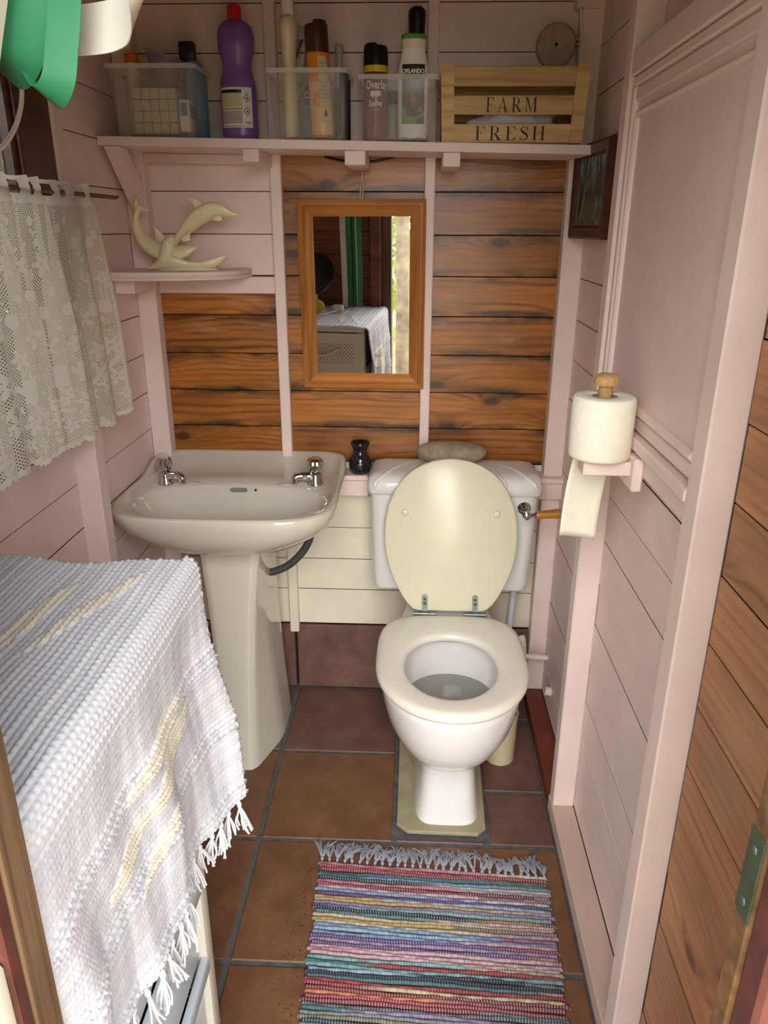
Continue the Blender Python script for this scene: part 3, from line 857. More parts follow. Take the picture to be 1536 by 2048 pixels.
# ------------------------------------------------------------------ lettering with serifs
def letter(ch):
    T, t = .15, .035
    q = []
    def r(a, b, c, d): q.append([(a, b), (c, b), (c, d), (a, d)])
    def arc(cx, cy, rx, ry, a0, a1, thick, n=14, thin=None):
        thin = thin or t; pts = []
        for k in range(n + 1):
            a = math.radians(a0 + (a1 - a0) * k / n)
            w = thin + (thick - thin) * abs(math.cos(a)) ** 1.3
            pts.append(((cx + rx * math.cos(a), cy + ry * math.sin(a)), (cx + (rx - w) * math.cos(a), cy + (ry - max(t, w * .25)) * math.sin(a))))
        for (o0, i0), (o1, i1) in zip(pts[:-1], pts[1:]): q.append([o0, o1, i1, i0])
    if ch in 'FRE':
        r(.12, 0, .12 + T, 1); r(0, 0, .40 if ch != 'E' else .72, t)
    if ch in 'FE':
        r(0, 1 - t, .70, 1); q.append([(.70, .76), (.70, 1 - t), (.60, 1 - t), (.675, .76)])
        r(.27, .50, .50, .50 + t); r(.47, .40, .50, .62)
        if ch == 'E': q.append([(.72, .26), (.69, .26), (.61, t), (.72, t)])
        return q, .76
    if ch == 'R':
        r(0, 1 - t, .4, 1); arc(.40, .74, .32, .26, -90, 90, .15); r(.27, .48, .42, .48 + t)
        q.append([(.36, .49), (.50, .50), (.86, t), (.66, t)]); r(.64, 0, .92, t); return q, .92
    if ch == 'A':
        q.append([(.10, t), (.15, t), (.47, .92), (.45, 1)]); q.append([(.42, 1), (.50, 1), (.86, t), (.68, t)])
        r(.23, .30, .66, .30 + t); r(0, 0, .27, t); r(.58, 0, .97, t); return q, .97
    if ch == 'M':
        r(.11, 0, .16, 1); r(.84, 0, .99, 1); q.append([(.10, 1), (.25, 1), (.57, .06), (.50, .0)]); q.append([(.50, 0), (.57, .08), (.90, 1), (.84, 1)])
        r(0, 0, .28, t); r(.74, 0, 1.1, t); r(0, 1 - t, .2, 1); r(.85, 1 - t, 1.1, 1); return q, 1.1
    if ch == 'H':
        for x in (.11, .70):
            r(x, 0, x + T, 1); r(x - .11, 0, x + T + .11, t); r(x - .11, 1 - t, x + T + .11, 1)
        r(.2, .49, .75, .49 + t); return q, .96
    if ch == 'S':
        P = spline([(.56, .76), (.54, .90), (.33, .975), (.13, .88), (.14, .68), (.34, .53), (.55, .36), (.55, .13), (.32, .025), (.09, .10), (.05, .27)], 6)
        n = len(P)
        L = []
        for i, p in enumerate(P):
            a = P[max(0, i - 1)]; b = P[min(n - 1, i + 1)]; dx, dy = b[0] - a[0], b[1] - a[1]; l = math.hypot(dx, dy)
            w = .022 + .065 * math.exp(-((i / n - .5) / .16) ** 2)
            L.append(((p[0] - dy / l * w, p[1] + dx / l * w), (p[0] + dy / l * w, p[1] - dx / l * w)))
        for (a, b), (c, d) in zip(L[:-1], L[1:]): q.append([a, c, d, b])
        r(.53, .72, .57, .97); r(.03, .03, .07, .30); return q, .64
def word(bm, s, x0, x1, zb, h, y):
    ls = [letter(c) for c in s]; gap = .30
    tot = sum(w for _, w in ls) + gap * (len(ls) - 1); k = (x1 - x0) / tot; x = x0
    for q, w in ls:
        for poly in q:
            vs = [bm.verts.new((x + a * k, y, zb + b * h)) for a, b in poly]
            try: bm.faces.new(vs)
            except ValueError: pass
        x += (w + gap) * k

# ------------------------------------------------------------------ crate
zc = zs(.21) + .0015
cr = thing('wooden_crate', 'pale slatted wooden crate lettered FARM FRESH on the long shelf', 'crate', (.21, -.10, zc))
def cb(name, x0, x1, y0, y1, z0, z1, par=cr): 
    bm = B(); box(bm, x0, x1, y0, y1, z0, z1, .0012, 1); return part(par, name, bm, M['crate'], None, None, ((x0 + x1) / 2, (y0 + y1) / 2, (z0 + z1) / 2))
for xs, sg in ((.052, 1), (.372, -1)):
    for yf in (-.188, -.045):
        bm = B(); w = .029 * sg
        d = .006 * sg
        hexa(bm, [(xs, yf, zc), (xs + w, yf, zc), (xs + w, yf + .012, zc), (xs, yf + .012, zc), (xs - d, yf, zc + .158), (xs + w - d, yf, zc + .158), (xs + w - d, yf + .012, zc + .158), (xs - d, yf + .012, zc + .158)])
        part(cr, 'corner_post', bm, M['crate'])
    for za, zb in ((.0, .046), (.058, .098), (.116, .156)):
        cb('end_slat', xs + .001 * sg, xs + .009 * sg, -.176, -.045, zc + za, zc + zb)
for za, zb in ((.002, .041), (.060, .099), (.117, .157)):
    for yf in (-.1805, -.0445):
        s_ = cb('slat', .056, .368, yf, yf + .0065, zc + za, zc + zb)
        if yf < -.1 and za < .1:
            bm = B()
            if za > .05: word(bm, 'FARM', .150, .266, zc + .0645, .030, yf - .0006)
            else: word(bm, 'FRESH', .128, .288, zc + .007, .029, yf - .0006)
            part(s_, 'lettering', bm, M['ink'])
cb('base_board', .060, .364, -.172, -.046, zc + .0, zc + .005)
bm = B(); bmesh.ops.create_icosphere(bm, subdivisions=4, radius=1)
for v in bm.verts:
    x, y, z = v.co; k = 1 + .12 * math.sin(9 * x + 3 * y) + .10 * math.sin(7 * z + 5 * x) + .06 * math.sin(15 * y + 4 * z)
    v.co = (.215 + .095 * x * k, -.11 + .042 * y * k, zc + .050 + .036 * z * k)
solo('crumpled_cloth', bm, M['cloth_w'], 'off-white crumpled cloth seen between the crate slats', 'cloth', smooth=180)

M['photobg'] = m_plain('dark_photo_print', srgb(60, 66, 60), .5, var=.3, scale=60)
# ------------------------------------------------------------------ clear plastic tubs
tp = NT('clear_plastic'); tr = tp.n('ShaderNodeBsdfTransparent'); mx = tp.n('ShaderNodeMixShader')
tp.set((.82, .80, .76, 1), .12); mx.inputs[0].default_value = .20
tr.inputs[0].default_value = (.96, .95, .94, 1)
tp.l(tr.outputs[0], mx.inputs[1]); tp.l(tp.b.outputs[0], mx.inputs[2]); tp.l(mx.outputs[0], tp.out.inputs['Surface'])
M['clear'] = tp.m
M['clear_rim'] = tp.m.copy(); M['clear_rim'].name = 'milky_plastic_rim'
for nd_ in M['clear_rim'].node_tree.nodes:
    if nd_.type == 'MIX_SHADER': nd_.inputs[0].default_value = .42
def tub(label, xb, xt, y0, y1, zb, zt, rim=.008):
    """xb=(x0,x1) bottom, xt=(x0,x1) rim"""
    cx = (xb[0] + xb[1]) / 2
    root = thing('storage_tub', label, 'storage box', (cx, (y0 + y1) / 2, zb), 'clear plastic tubs on the long shelf')
    bm = B()
    hb, ht = (xb[1] - xb[0]) / 2, (xt[1] - xt[0]) / 2 - rim; ct = (xt[0] + xt[1]) / 2
    loft(bm, [rrect(cx, y0 + .012, y1 - .004, hb, zb + .001, .012), rrect(cx, y0 + .010, y1 - .003, hb + .001, zb + .004, .014), rrect(ct, y0 + .002, y1, ht, zt - .006, .016)], True, False)
    part(root, 'tub_wall', bm, M['clear'], 40)
    bm = B()
    o = rrect(ct, y0 + .002, y1, ht, zt - .006, .016), rrect(ct, y0 - rim + .002, y1 + rim * .3, ht + rim, zt, .018), rrect(ct, y0 - rim + .002, y1 + rim * .3, ht + rim, zt - .010, .018)
    loft(bm, [o[0], o[1], o[2]], False, False)
    part(root, 'rim', bm, M['clear_rim'], 40)
    bm = B(); nn = 18
    gx = np.linspace(cx - hb + .008, cx + hb - .008, nn); gy = np.linspace(y0 + .018, y1 - .008, 8)
    vs = [[bm.verts.new((x, y, zb + .004 + .004 * abs(math.sin(x * 90 + y * 40)) + (.010 if i in (0, nn - 1) else 0))) for y in gy] for i, x in enumerate(gx)]
    for i in range(nn - 1):
        for j in range(7): bm.faces.new((vs[i][j], vs[i + 1][j], vs[i + 1][j + 1], vs[i][j + 1]))
    part(root, 'paper_lining', bm, M['paper'], 180)
    return root
zl, zm, zr = zs(-.62) + .0008, zs(-.25) + .0008, zs(-.05) + .0008
tub('clear plastic tub at the left end of the long shelf holding a woven box', (-.705, -.527), (-.722, -.508), -.19, -.036, zl, 1.764)
tub('clear plastic tub with an orange polish can in the middle of the long shelf', (-.334, -.172), (-.352, -.160), -.19, -.036, zm, 1.754)
tub('clear plastic tub beside the crate holding the dog shampoo', (-.125, .030), (-.144, .044), -.213, -.045, zr, 1.737)

def vessel(bm, prof, c, sx=1., sy=1., n=32): lathe(bm, prof, c, n, sx=sx, sy=sy)
def wrap(c, r, z0, lean=0., sy=1.):
    """map (u arc length, v height) on the front of an upright cylinder at c"""
    return lambda u, v: (c[0] + (r) * math.sin(u / r) + lean * (z0 + v - c[2]), c[1] - r * sy * math.cos(u / r), z0 + v)
def patch(bm, place, u0, u1, v0, v1, nu=10, nv=1):
    g = [[bm.verts.new(place(u0 + (u1 - u0) * i / nu, v0 + (v1 - v0) * j / nv)) for j in range(nv + 1)] for i in range(nu + 1)]
    for i in range(nu):
        for j in range(nv): bm.faces.new((g[i][j], g[i + 1][j], g[i + 1][j + 1], g[i][j + 1]))
def flatpoly(bm, place, pts):
    f = bm.faces.new([bm.verts.new(place(u, v)) for u, v in pts])
    bmesh.ops.triangulate(bm, faces=[f])

# purple bottle
C = (-.428, -.12, zs(-.43)); r0 = .0425
pb = thing('bleach_bottle', 'tall purple cleaning bottle with red cap on the long shelf', 'bottle', C)
bm = B(); vessel(bm, [(.036, 0), (.041, .004), (.0425, .015), (.0425, .105), (.041, .125), (.035, .145), (.033, .158), (.036, .175), (.041, .190), (.0425, .200), (.0425, .225), (.038, .238), (.026, .248), (.016, .254), (.0145, .262)], C, 1, .75, 40)
body = part(pb, 'bottle_body', bm, M['purple'], 50)
bm = B(); vessel(bm, [(.0165, .252), (.0165, .276), (.0145, .280), (.002, .2805)], C, 1, 1, 20); part(pb, 'cap', bm, M['red'], 40)
bm = B(); pl = wrap(C, r0 + .0006, C[2], 0, .765); patch(bm, pl, -.044, .040, .028, .112, 16); lab = part(pb, 'paper_label', bm, M['labelw'], 60)
def lpatch(par, name, pl2, u0, u1, v0, v1, m):
    b = B(); patch(b, pl2, u0, u1, v0, v1, 10); return part(par, name, b, m, 60)
pl2 = wrap(C, r0 + .0011, C[2], 0, .772)
lpatch(lab, 'print', pl2, -.042, .014, .100, .107, M['navy']); lpatch(lab, 'print', pl2, -.042, .014, .070, .099, M['labely']); lpatch(lab, 'print', pl2, -.042, .014, .066, .068, M['inkr'])
lpatch(lab, 'print', pl2, -.042, .014, .036, .063, M['labelg']); lpatch(lab, 'print', pl2, -.042, .014, .0305, .0318, M['inkr']); lpatch(lab, 'print', pl2, .020, .034, .036, .041, M['labelg'])
for v in (.090, .062):
    b = B(); u = .0265; s = .0095
    for a in range(4):
        p0 = [(u, v + s), (u + s, v), (u, v - s), (u - s, v)][a]; p1 = [(u, v + s), (u + s, v), (u, v - s), (u - s, v)][(a + 1) % 4]
        q0 = (u + (p0[0] - u) * .8, v + (p0[1] - v) * .8); q1 = (u + (p1[0] - u) * .8, v + (p1[1] - v) * .8)
        b.faces.new([b.verts.new(pl2(*x)) for x in (p0, p1, q1, q0)])
    flatpoly(b, pl2, [(u - .003, v - .002), (u + .003, v - .0025), (u + .001, v + .003), (u - .001, v + .001)])
    part(lab, 'hazard_diamond', b, M['ink'])
for k in (-1, 0, 1):
    pass

# items of the middle tub
C = (-.302, -.138, zm + .007)
wbt = thing('cleaner_bottle', 'slim off-white cleaning bottle standing in the middle tub', 'bottle', C)
bm = B(); vessel(bm, [(.014, 0), (.0165, .004), (.0165, .12), (.0155, .16), (.0170, .19), (.0205, .215), (.0215, .228), (.018, .243), (.0145, .248)], C, 1, 1.5, 28); part(wbt, 'bottle_body', bm, M['bottlew'], 50)
bm = B(); vessel(bm, [(.0145, .247), (.0145, .279), (.013, .281), (.002, .2815)], C, 1, 1, 20); part(wbt, 'cap', bm, M['inkw'], 40)
C = (-.262, -.072, zm + .007)
sb = thing('spray_cleaner', 'grey trigger spray cleaner behind the orange polish can', 'spray bottle', C)
bm = B(); vessel(bm, [(.022, 0), (.027, .005), (.028, .10), (.026, .13), (.016, .17), (.012, .195), (.012, .21)], C, 1, .7, 28); part(sb, 'bottle_body', bm, M['greyb'], 50)
bm = B(); box(bm, C[0] - .032, C[0] + .030, C[1] - .010, C[1] + .010, C[2] + .214, C[2] + .245, .006); part(sb, 'spray_head', bm, M['labelg'], 40)
bm = B(); tube(bm, spline([(C[0] - .018, C[1] - .005, C[2] + .218), (C[0] - .024, C[1] - .010, C[2] + .20), (C[0] - .033, C[1] - .012, C[2] + .178)], 4), .0035, 8); part(sb, 'trigger', bm, M['steel'], 50)
bm = B(); pl = wrap(C, .0286, C[2], 0, .72)
flatpoly(bm, pl, [(-.006 + .0125 * math.cos(a * PI / 12), .098 + .021 * math.sin(a * PI / 12)) for a in range(24)]); part(sb, 'logo_oval', bm, M['inkgrey'])
bm = B(); pl = wrap(C, .0292, C[2], 0, .73); text_on(bm, 'Cif', .020, lambda u, v: pl(u * .8 - .006, v + .098), .0006); part(sb, 'logo_text', bm, M['inkw'])
bm = B(); text_on(bm, 'POWER', .0065, lambda u, v: pl(u - .004, v + .066), .0002); text_on(bm, 'CREAM', .0065, lambda u, v: pl(u - .004, v + .058), .0002); part(sb, 'lettering', bm, M['inkgrey'])
C = (-.226, -.145, zm + .007); ln = .055
pc = thing('polish_can', 'orange furniture polish can with dark brown cap in the middle tub', 'spray can', C)
def lean(bm, C, k):
    for v in bm.verts: v.co.x += -k * (v.co.z - C[2])
bm = B(); vessel(bm, [(.024, 0), (.0265, .003), (.0265, .175), (.024, .18)], C, 1, 1, 32); lean(bm, C, ln); can = part(pc, 'can_body', bm, M['polish'], 40)
bm = B(); vessel(bm, [(.0268, .174), (.0270, .205), (.0268, .222), (.024, .230), (.015, .232)], C, 1, 1, 28); lean(bm, C, ln)
for v in bm.verts:
    if v.co.z > C[2] + .215 and v.co.x > C[0] - .016: v.co.z += .008
part(pc, 'cap', bm, M['brownp'], 50)
def wl_(u, v, r=.0271): return (C2[0] + r * math.sin(u / r) - ln * v, C2[1] - r * math.cos(u / r), C2[2] + v)
C2 = C
bm = B(); g = []; patch(bm, wl_, -.030, .030, .006, .115, 12); part(can, 'printed_panel', bm, M['peach'], 60)
bm = B(); patch(bm, lambda u, v: wl_(u, v, .0275), .002, .024, .030, .166, 8); sp = part(can, 'text_panel', bm, M['labely'], 60)
for v0 in (.150, .140, .130, .112, .104, .096, .088, .080):
    b = B(); patch(b, lambda u, v: wl_(u, v, .0279), .004, .022, v0, v0 + .0035, 6); part(sp, 'text_line', b, M['labelg'], 60)
b = B(); patch(b, lambda u, v: wl_(u, v, .0279), .006, .020, .040, .062, 6); part(sp, 'warning_square', b, M['peach'], 60)
b = B(); flatpoly(b, lambda u, v: wl_(u, v, .0283), [(.009, .044), (.017, .044), (.0165, .052), (.013, .060), (.0095, .052)]); part(sp, 'flame_symbol', b, M['ink'])
b = B(); flatpoly(b, lambda u, v: wl_(u, v, .0275), [(-.022, .080), (-.008, .094), (.001, .098), (.001, .062), (-.010, .066), (-.018, .072)]); part(can, 'printed_shape', b, M['polish'])
C = (-.186, -.085, zm + .007)
nb = thing('navy_bottle', 'small dark navy bottle with a white nozzle behind the polish can', 'bottle', C)
bm = B(); vessel(bm, [(.017, 0), (.0195, .004), (.0195, .125), (.018, .142), (.010, .150)], C, 1, .8, 24); part(nb, 'bottle_body', bm, M['navy'], 50)
bm = B(); vessel(bm, [(.008, .149), (.008, .185), (.0105, .186), (.0105, .200), (.006, .206)], (C[0] - .006, C[1], C[2]), 1, 1, 16); part(nb, 'nozzle', bm, M['labelg'], 40)
bm = B(); vessel(bm, [(.006, 0), (.007, .002), (.007, .14), (.004, .147)], (-.322, -.075, zm + .007), 1, 1, 14)
solo('yellow_tube', bm, M['yellow'], 'thin yellow tube half hidden behind the off-white bottle', 'tube', smooth=50)

# items of the right tub
C = (-.102, -.15, zr + .007)
ov = thing('spray_can', 'dark maroon spray can with black cap in the right tub', 'spray can', C)
bm = B(); vessel(bm, [(.025, 0), (.0275, .003), (.0275, .135), (.026, .140)], C, 1, 1, 32); oc = part(ov, 'can_body', bm, M['maroon'], 40)
bm = B(); vessel(bm, [(.0278, .137), (.0280, .155)], C, 1, 1, 28); part(ov, 'yellow_band', bm, M['yellow'], 40)
bm = B(); vessel(bm, [(.0282, .150), (.0275, .188), (.025, .194), (.004, .195)], C, 1, 1, 28)
for v in bm.verts:
    if v.co.z > C[2] + .185 and v.co.x > C[0] + .002: v.co.z -= .004
part(ov, 'cap', bm, M['black'], 50)
pl = wrap(C, .0281, C[2])
bm = B(); text_on(bm, 'Overlay', .024, lambda u, v: pl(u * .72 + .004, v + .110), .0006); part(oc, 'brand_text', bm, M['inkw'])
bm = B(); text_on(bm, 'Spray', .0155, lambda u, v: pl(u + .001, v + .073), .0003); part(oc, 'lettering', bm, M['inkw'])
bm = B(); text_on(bm, 'por brillo', .0070, lambda u, v: pl(u + .001, v + .060), .0001); part(oc, 'lettering', bm, M['labelg'])
bm = B()
flatpoly(bm, lambda u, v: wrap(C, .0305, C[2])(u, v), [(-.010, .098), (.012, .098), (.014, .090), (.006, .085), (-.008, .085), (-.012, .09)]); part(oc, 'price_sticker', bm, M['inkw'])
bm = B(); flatpoly(bm, lambda u, v: pl(u, v), [(-.028, .044), (-.010, .046), (.008, .052), (.026, .062), (.026, .060), (.008, .0505), (-.010, .0445), (-.028, .0425)]); part(oc, 'curved_line', bm, M['labelg'])
C = (-.064, -.09, zr + .007)
gj = thing('grey_tube_bottle', 'grey bottle with black cap behind the maroon spray can', 'bottle', C)
bm = B(); vessel(bm, [(.018, 0), (.02, .003), (.02, .075), (.018, .08)], C, 1, 1, 24); part(gj, 'bottle_body', bm, M['greyb'], 50)
bm = B(); vessel(bm, [(.0205, .08), (.0205, .105), (.016, .110), (.003, .111)], C, 1, 1, 24); part(gj, 'cap', bm, M['black'], 50)
C = (-.016, -.165, zr + .007)
ob = thing('dog_shampoo_bottle', 'white ORLANDO dog shampoo bottle with green lid in the right tub', 'bottle', C)
bm = B(); vessel(bm, [(.030, 0), (.0335, .004), (.034, .03), (.0345, .10), (.0345, .128), (.033, .148), (.029, .165), (.0265, .176), (.0262, .180)], C, 1, .55, 40); obb = part(ob, 'bottle_body', bm, M['inkw'], 50)
bm = B(); vessel(bm, [(.0258, .180), (.0262, .186), (.0275, .200), (.0272, .202)], C, 1, .6, 32); part(ob, 'neck', bm, M['bottlew'], 40)
bm = B(); vessel(bm, [(.0278, .200), (.0288, .207), (.027, .210), (.002, .211)], C, 1, .6, 32); part(ob, 'lid', bm, M['inkg'], 40)
def opl(u, v, d=0.): return (C3[0] + u, C3[1] - (.55 * math.sqrt(max(0, .0346 ** 2 - u * u))) - .0008 - d, C3[2] + v)
C3 = C
bm = B(); patch(bm, opl, -.025, .026, .030, .150, 14, 6); dl = part(obb, 'front_label', bm, M['ink'], 60)
bm = B(); text_on(bm, 'ORLANDO', .0115, lambda u, v: opl(u * .88, v + .136, .0006), .0006); part(dl, 'brand_text', bm, M['inkw'])
bm = B(); patch(bm, lambda u, v: opl(u, v, .0004), -.025, .026, .030, .128, 14, 4); pic = part(dl, 'photo_print', bm, M['photobg'], 60)
bm = B(); text_on(bm, 'SOFT', .0065, lambda u, v: opl(u, v + .121, .0009), .0001); part(dl, 'lettering', bm, M['inkg'])
bm = B(); flatpoly(bm, lambda u, v: opl(u, v, .0022), [(-.025, .030), (.0, .030), (.026, .046), (.026, .058), (.010, .050), (-.008, .050), (-.018, .066), (-.025, .062)]); part(pic, 'grass', bm, M['inkg'])
for nm, m, pts, d in (('dog_head', 'dogb', [(-.014, .060), (-.008, .050), (.004, .043), (.014, .050), (.022, .052), (.024, .070), (.016, .082), (.018, .104), (.011, .096), (-.004, .097), (-.012, .105), (-.013, .088), (-.016, .074)], .0008),
                      ('dog_muzzle', 'dogt', [(-.005, .068), (.004, .066), (.009, .072), (.007, .082), (.003, .090), (-.003, .090), (-.005, .080)], .0010),
                      ('dog_ear', 'dogt', [(-.0115, .092), (-.0085, .094), (-.0115, .102)], .0010), ('dog_ear', 'dogt', [(.0125, .094), (.0155, .092), (.0165, .101)], .0010), ('dog_chest', 'dogt', [(.010, .052), (.020, .054), (.023, .066), (.014, .066)], .0010), ('dog_mouth', 'ink', [(-.003, .070), (.003, .068), (.005, .071), (.001, .0735)], .0012)):
    bm = B(); flatpoly(bm, lambda u, v: opl(u, v, d * 1.5 + .0020), pts); part(pic, nm, bm, M[m])
bm = B()
for k in range(8): patch(bm, lambda u, v: opl(u, v, .001), .003 + k * .0026, .003 + k * .0026 + (.0013 if k % 3 else .0020), .031, .042, 1)
part(dl, 'barcode', bm, M['ink'])
bm = B(); C = (-.010, -.095, zr + .007)
vessel(bm, [(.010, 0), (.0125, .004), (.0125, .13), (.0185, .20), (.0190, .235), (.0205, .262), (.0195, .272), (.013, .279), (.003, .281)], C, 1, .9, 28)
solo('black_brush_handle', bm, M['black'], 'rounded black handle rising behind the dog shampoo bottle', 'brush', C, smooth=60)

# items of the left tub
C = (-.645, -.155, zl + .007)
wv = thing('woven_box', 'beige box woven from flat strips inside the left tub', 'box', (-.615, -.14, zl + .007))
M['weave'] = m_plain('beige_woven_card', srgb(196, 184, 160), .8, var=.08)
for i in range(5):
    for j in range(4):
        bm = B(); w = .0205; hx_ = .024
        x = -.665 + i * w; z = zl + .008 + j * hx_
        box(bm, x + .0006, x + w - .0006, -.172 - (.0022 if (i + j) % 2 else 0), -.165, z + .0006, z + hx_ - .0006, .0008, 1)
        part(wv, 'woven_square', bm, M['weave'], None, None, (x + w / 2, -.168, z + hx_ / 2))
bm = B(); box(bm, -.664, -.563, -.165, -.075, zl + .008, zl + .104, .002, 1); part(wv, 'box_body', bm, M['weave'])
C = (-.682, -.10, zl + .007)
ow = thing('white_tube_bottle', 'white bottle with an orange cap in the left tub', 'bottle', C)
bm = B(); vessel(bm, [(.014, 0), (.0155, .004), (.0155, .155), (.014, .160)], C, 1, 1, 24); part(ow, 'bottle_body', bm, M['bottlew'], 50)
bm = B(); vessel(bm, [(.0158, .158), (.0158, .176), (.014, .178), (.002, .1785)], C, 1, 1, 24); part(ow, 'cap', bm, M['orange'], 40)
C = (-.600, -.115, zl + .108)
bm = B(); vessel(bm, [(.028, 0), (.032, .03), (.042, .068), (.044, .072), (.041, .070), (.030, .03), (.026, .004)], C, 1, 1, 32)
for v in bm.verts: v.co.z += -.28 * (v.co.x - C[0]) * (v.co.z - C[2]) / .07
tpp = NT('lilac_clear_plastic'); tr = tpp.n('ShaderNodeBsdfTransparent'); mx = tpp.n('ShaderNodeMixShader')
tpp.set(srgb(150, 130, 170), .15); mx.inputs[0].default_value = .5
tpp.l(tr.outputs[0], mx.inputs[1]); tpp.l(tpp.b.outputs[0], mx.inputs[2]); tpp.l(mx.outputs[0], tpp.out.inputs['Surface'])
solo('lilac_cup', bm, tpp.m, 'translucent lilac plastic cup resting on the woven box', 'cup', C, smooth=60)
C = (-.540, -.085, zl + .007)
bb = thing('blue_bottle', 'light blue bottle with a square navy cap in the left tub', 'bottle', C)
bm = B(); vessel(bm, [(.024, 0), (.028, .004), (.028, .12), (.024, .15), (.015, .165)], C, 1, .7, 28); part(bb, 'bottle_body', bm, M['blue'], 50)
bm = B(); box(bm, C[0] - .030, C[0] + .006, C[1] - .014, C[1] + .014, C[2] + .165, C[2] + .205, .004); part(bb, 'cap', bm, M['navy'], 40)
bm = B(); box(bm, -.557, -.533, -.178, -.12, zl + .012, zl + .080, .002, 1)
pk = solo('blue_packet', bm, M['labelw'], 'small white and blue packet against the right side of the left tub', 'packet')
bm = B(); box(bm, -.5333, -.5325, -.170, -.128, zl + .042, zl + .072); part(pk, 'print', bm, M['blue'])
bm = B(); box(bm, -.553, -.537, -.1787, -.1779, zl + .045, zl + .073); part(pk, 'print', bm, M['blue'])
# ------------------------------------------------------------------ framed mirror
Mn = Vector((math.tan(math.radians(-3.2)), -1, math.tan(math.radians(-1.8)))).normalized()
Mu = Vector((1, 0, 0)); Mu = (Mu - Mn * Mu.dot(Mn)).normalized()
Mv = Mn.cross(Mu) * -1
if Mv.z < 0: Mv = -Mv
Mc = Vector((-.1445, -.030, 1.243))
mw = thing('wall_mirror', 'rectangular mirror in a honey pine frame hanging on the back wall', 'mirror', tuple(Mc))
Rm = Matrix.Rotation(math.radians(.4), 3, Mn)
def mp(u, v, w): return Mc + Rm @ (Mu * u + Mv * v) + Mn * w
hw, hh, fw = .1675, .244, .041
prof = [(0, -.010), (0, .006), (.004, .009), (.013, .010), (.016, .007), (.022, .009), (.030, .006), (.036, .001), (.041, -.001), (.041, -.010)]
cn = [(-1, -1), (1, -1), (1, 1), (-1, 1)]
for k in range(4):
    a, b = cn[k], cn[(k + 1) % 4]
    bm = B(); rows = []
    for d, w in prof:
        rows.append([mp(a[0] * (hw - d), a[1] * (hh - d), w), mp(b[0] * (hw - d), b[1] * (hh - d), w)])
    loft(bm, [[r[0] for r in rows], [r[1] for r in rows]])
    o = part(mw, 'frame_rail' if k % 2 == 0 else 'frame_stile', bm, M['frame'] if k % 2 == 0 else None or M['frame'], 35)
    if k % 2: o.data.materials[0] = M['frame_v'] if 'frame_v' in M else M['frame']
bm = B()
q = [mp(-hw + fw, -hh + fw, 0), mp(hw - fw, -hh + fw, 0), mp(hw - fw, hh - fw, 0), mp(-hw + fw, hh - fw, 0)]
loft(bm, [[p - Mn * .004 for p in q], [p - Mn * .001 for p in q]])
part(mw, 'mirror_glass', bm, M['mirror'])
bm = B(); tube(bm, spline([mp(.003, hh - .004, -.004), (-.141, -.022, 1.52), (-.1435, -.012, 1.548)], 5), .0016, 6); tube(bm, spline([mp(-.003, hh - .004, -.004), (-.147, -.022, 1.52), (-.1435, -.012, 1.548)], 5), .0016, 6)
part(mw, 'hanging_string', bm, M['rope'], 60)
bm = B(); cyl(bm, (-.1435, -.0005, 1.548), (-.1435, -.016, 1.550), .0022, 8); part(mw, 'nail', bm, M['rope'])

# ------------------------------------------------------------------ corner shelf and dolphins
bm = B()
cs = thing('corner_shelf', 'pink quarter-round corner shelf above the basin', 'shelf', (-.70, -.05, 1.294))
def qarc(rx, ry, n=24):
    p = [(-.749, -.0505), (-.749, -.048 - ry)]
    for k in range(1, n + 1):
        a = PI / 2 * k / n
        p.append((-.749 + rx * math.sin(a) ** .9, -.048 - ry * math.cos(a) ** .75))
    p[-1] = (-.749 + rx, -.0505); p.append((-.749 + rx, -.002)); p.append((-.698, -.002)); p.append((-.698, -.0505))
    return p
rings = []
for d, z in ((.004, 1.2945), (0, 1.2965), (.0, 1.302), (.0045, 1.3035), (.0045, 1.3055), (.0, 1.307), (0, 1.3145), (.003, 1.3165)):
    rings.append([(x, y, z) for x, y in qarc(.305 - d, .200 - d)])
loft(bm, rings)
part(cs, 'shelf_board', bm, M['pink'], 30)
bm = B(); box(bm, -.7490, -.7, -.20, -.0505, 1.262, 1.2935, .002, 1); part(cs, 'side_batten', bm, M['pink'])

dz = 1.3168; DY = -.135
dol = thing('dolphin_ornament', 'cream ornament of two leaping dolphins on the corner shelf', 'ornament', (-.59, DY, dz))
def body(bm, path, rad, n=16, flat=.75, k=8):
    p = spline(path, k); r = [float(x) for x in np.interp(np.linspace(0, len(rad) - 1, len(p)), range(len(rad)), rad)]
    tube(bm, p, r, n, True, flat)
def fin(bm, pts, y, th=.004):
    n = len(pts); cx = sum(p[0] for p in pts) / n; cz = sum(p[1] for p in pts) / n
    pts = chaikin(pts, 2, .22)
    loft(bm, [[(cx + (a - cx) * .8, y - th, cz + (b - cz) * .8) for a, b in pts], [(a, y - th * .4, b) for a, b in pts], [(a, y + th * .4, b) for a, b in pts], [(cx + (a - cx) * .8, y + th, cz + (b - cz) * .8) for a, b in pts]])
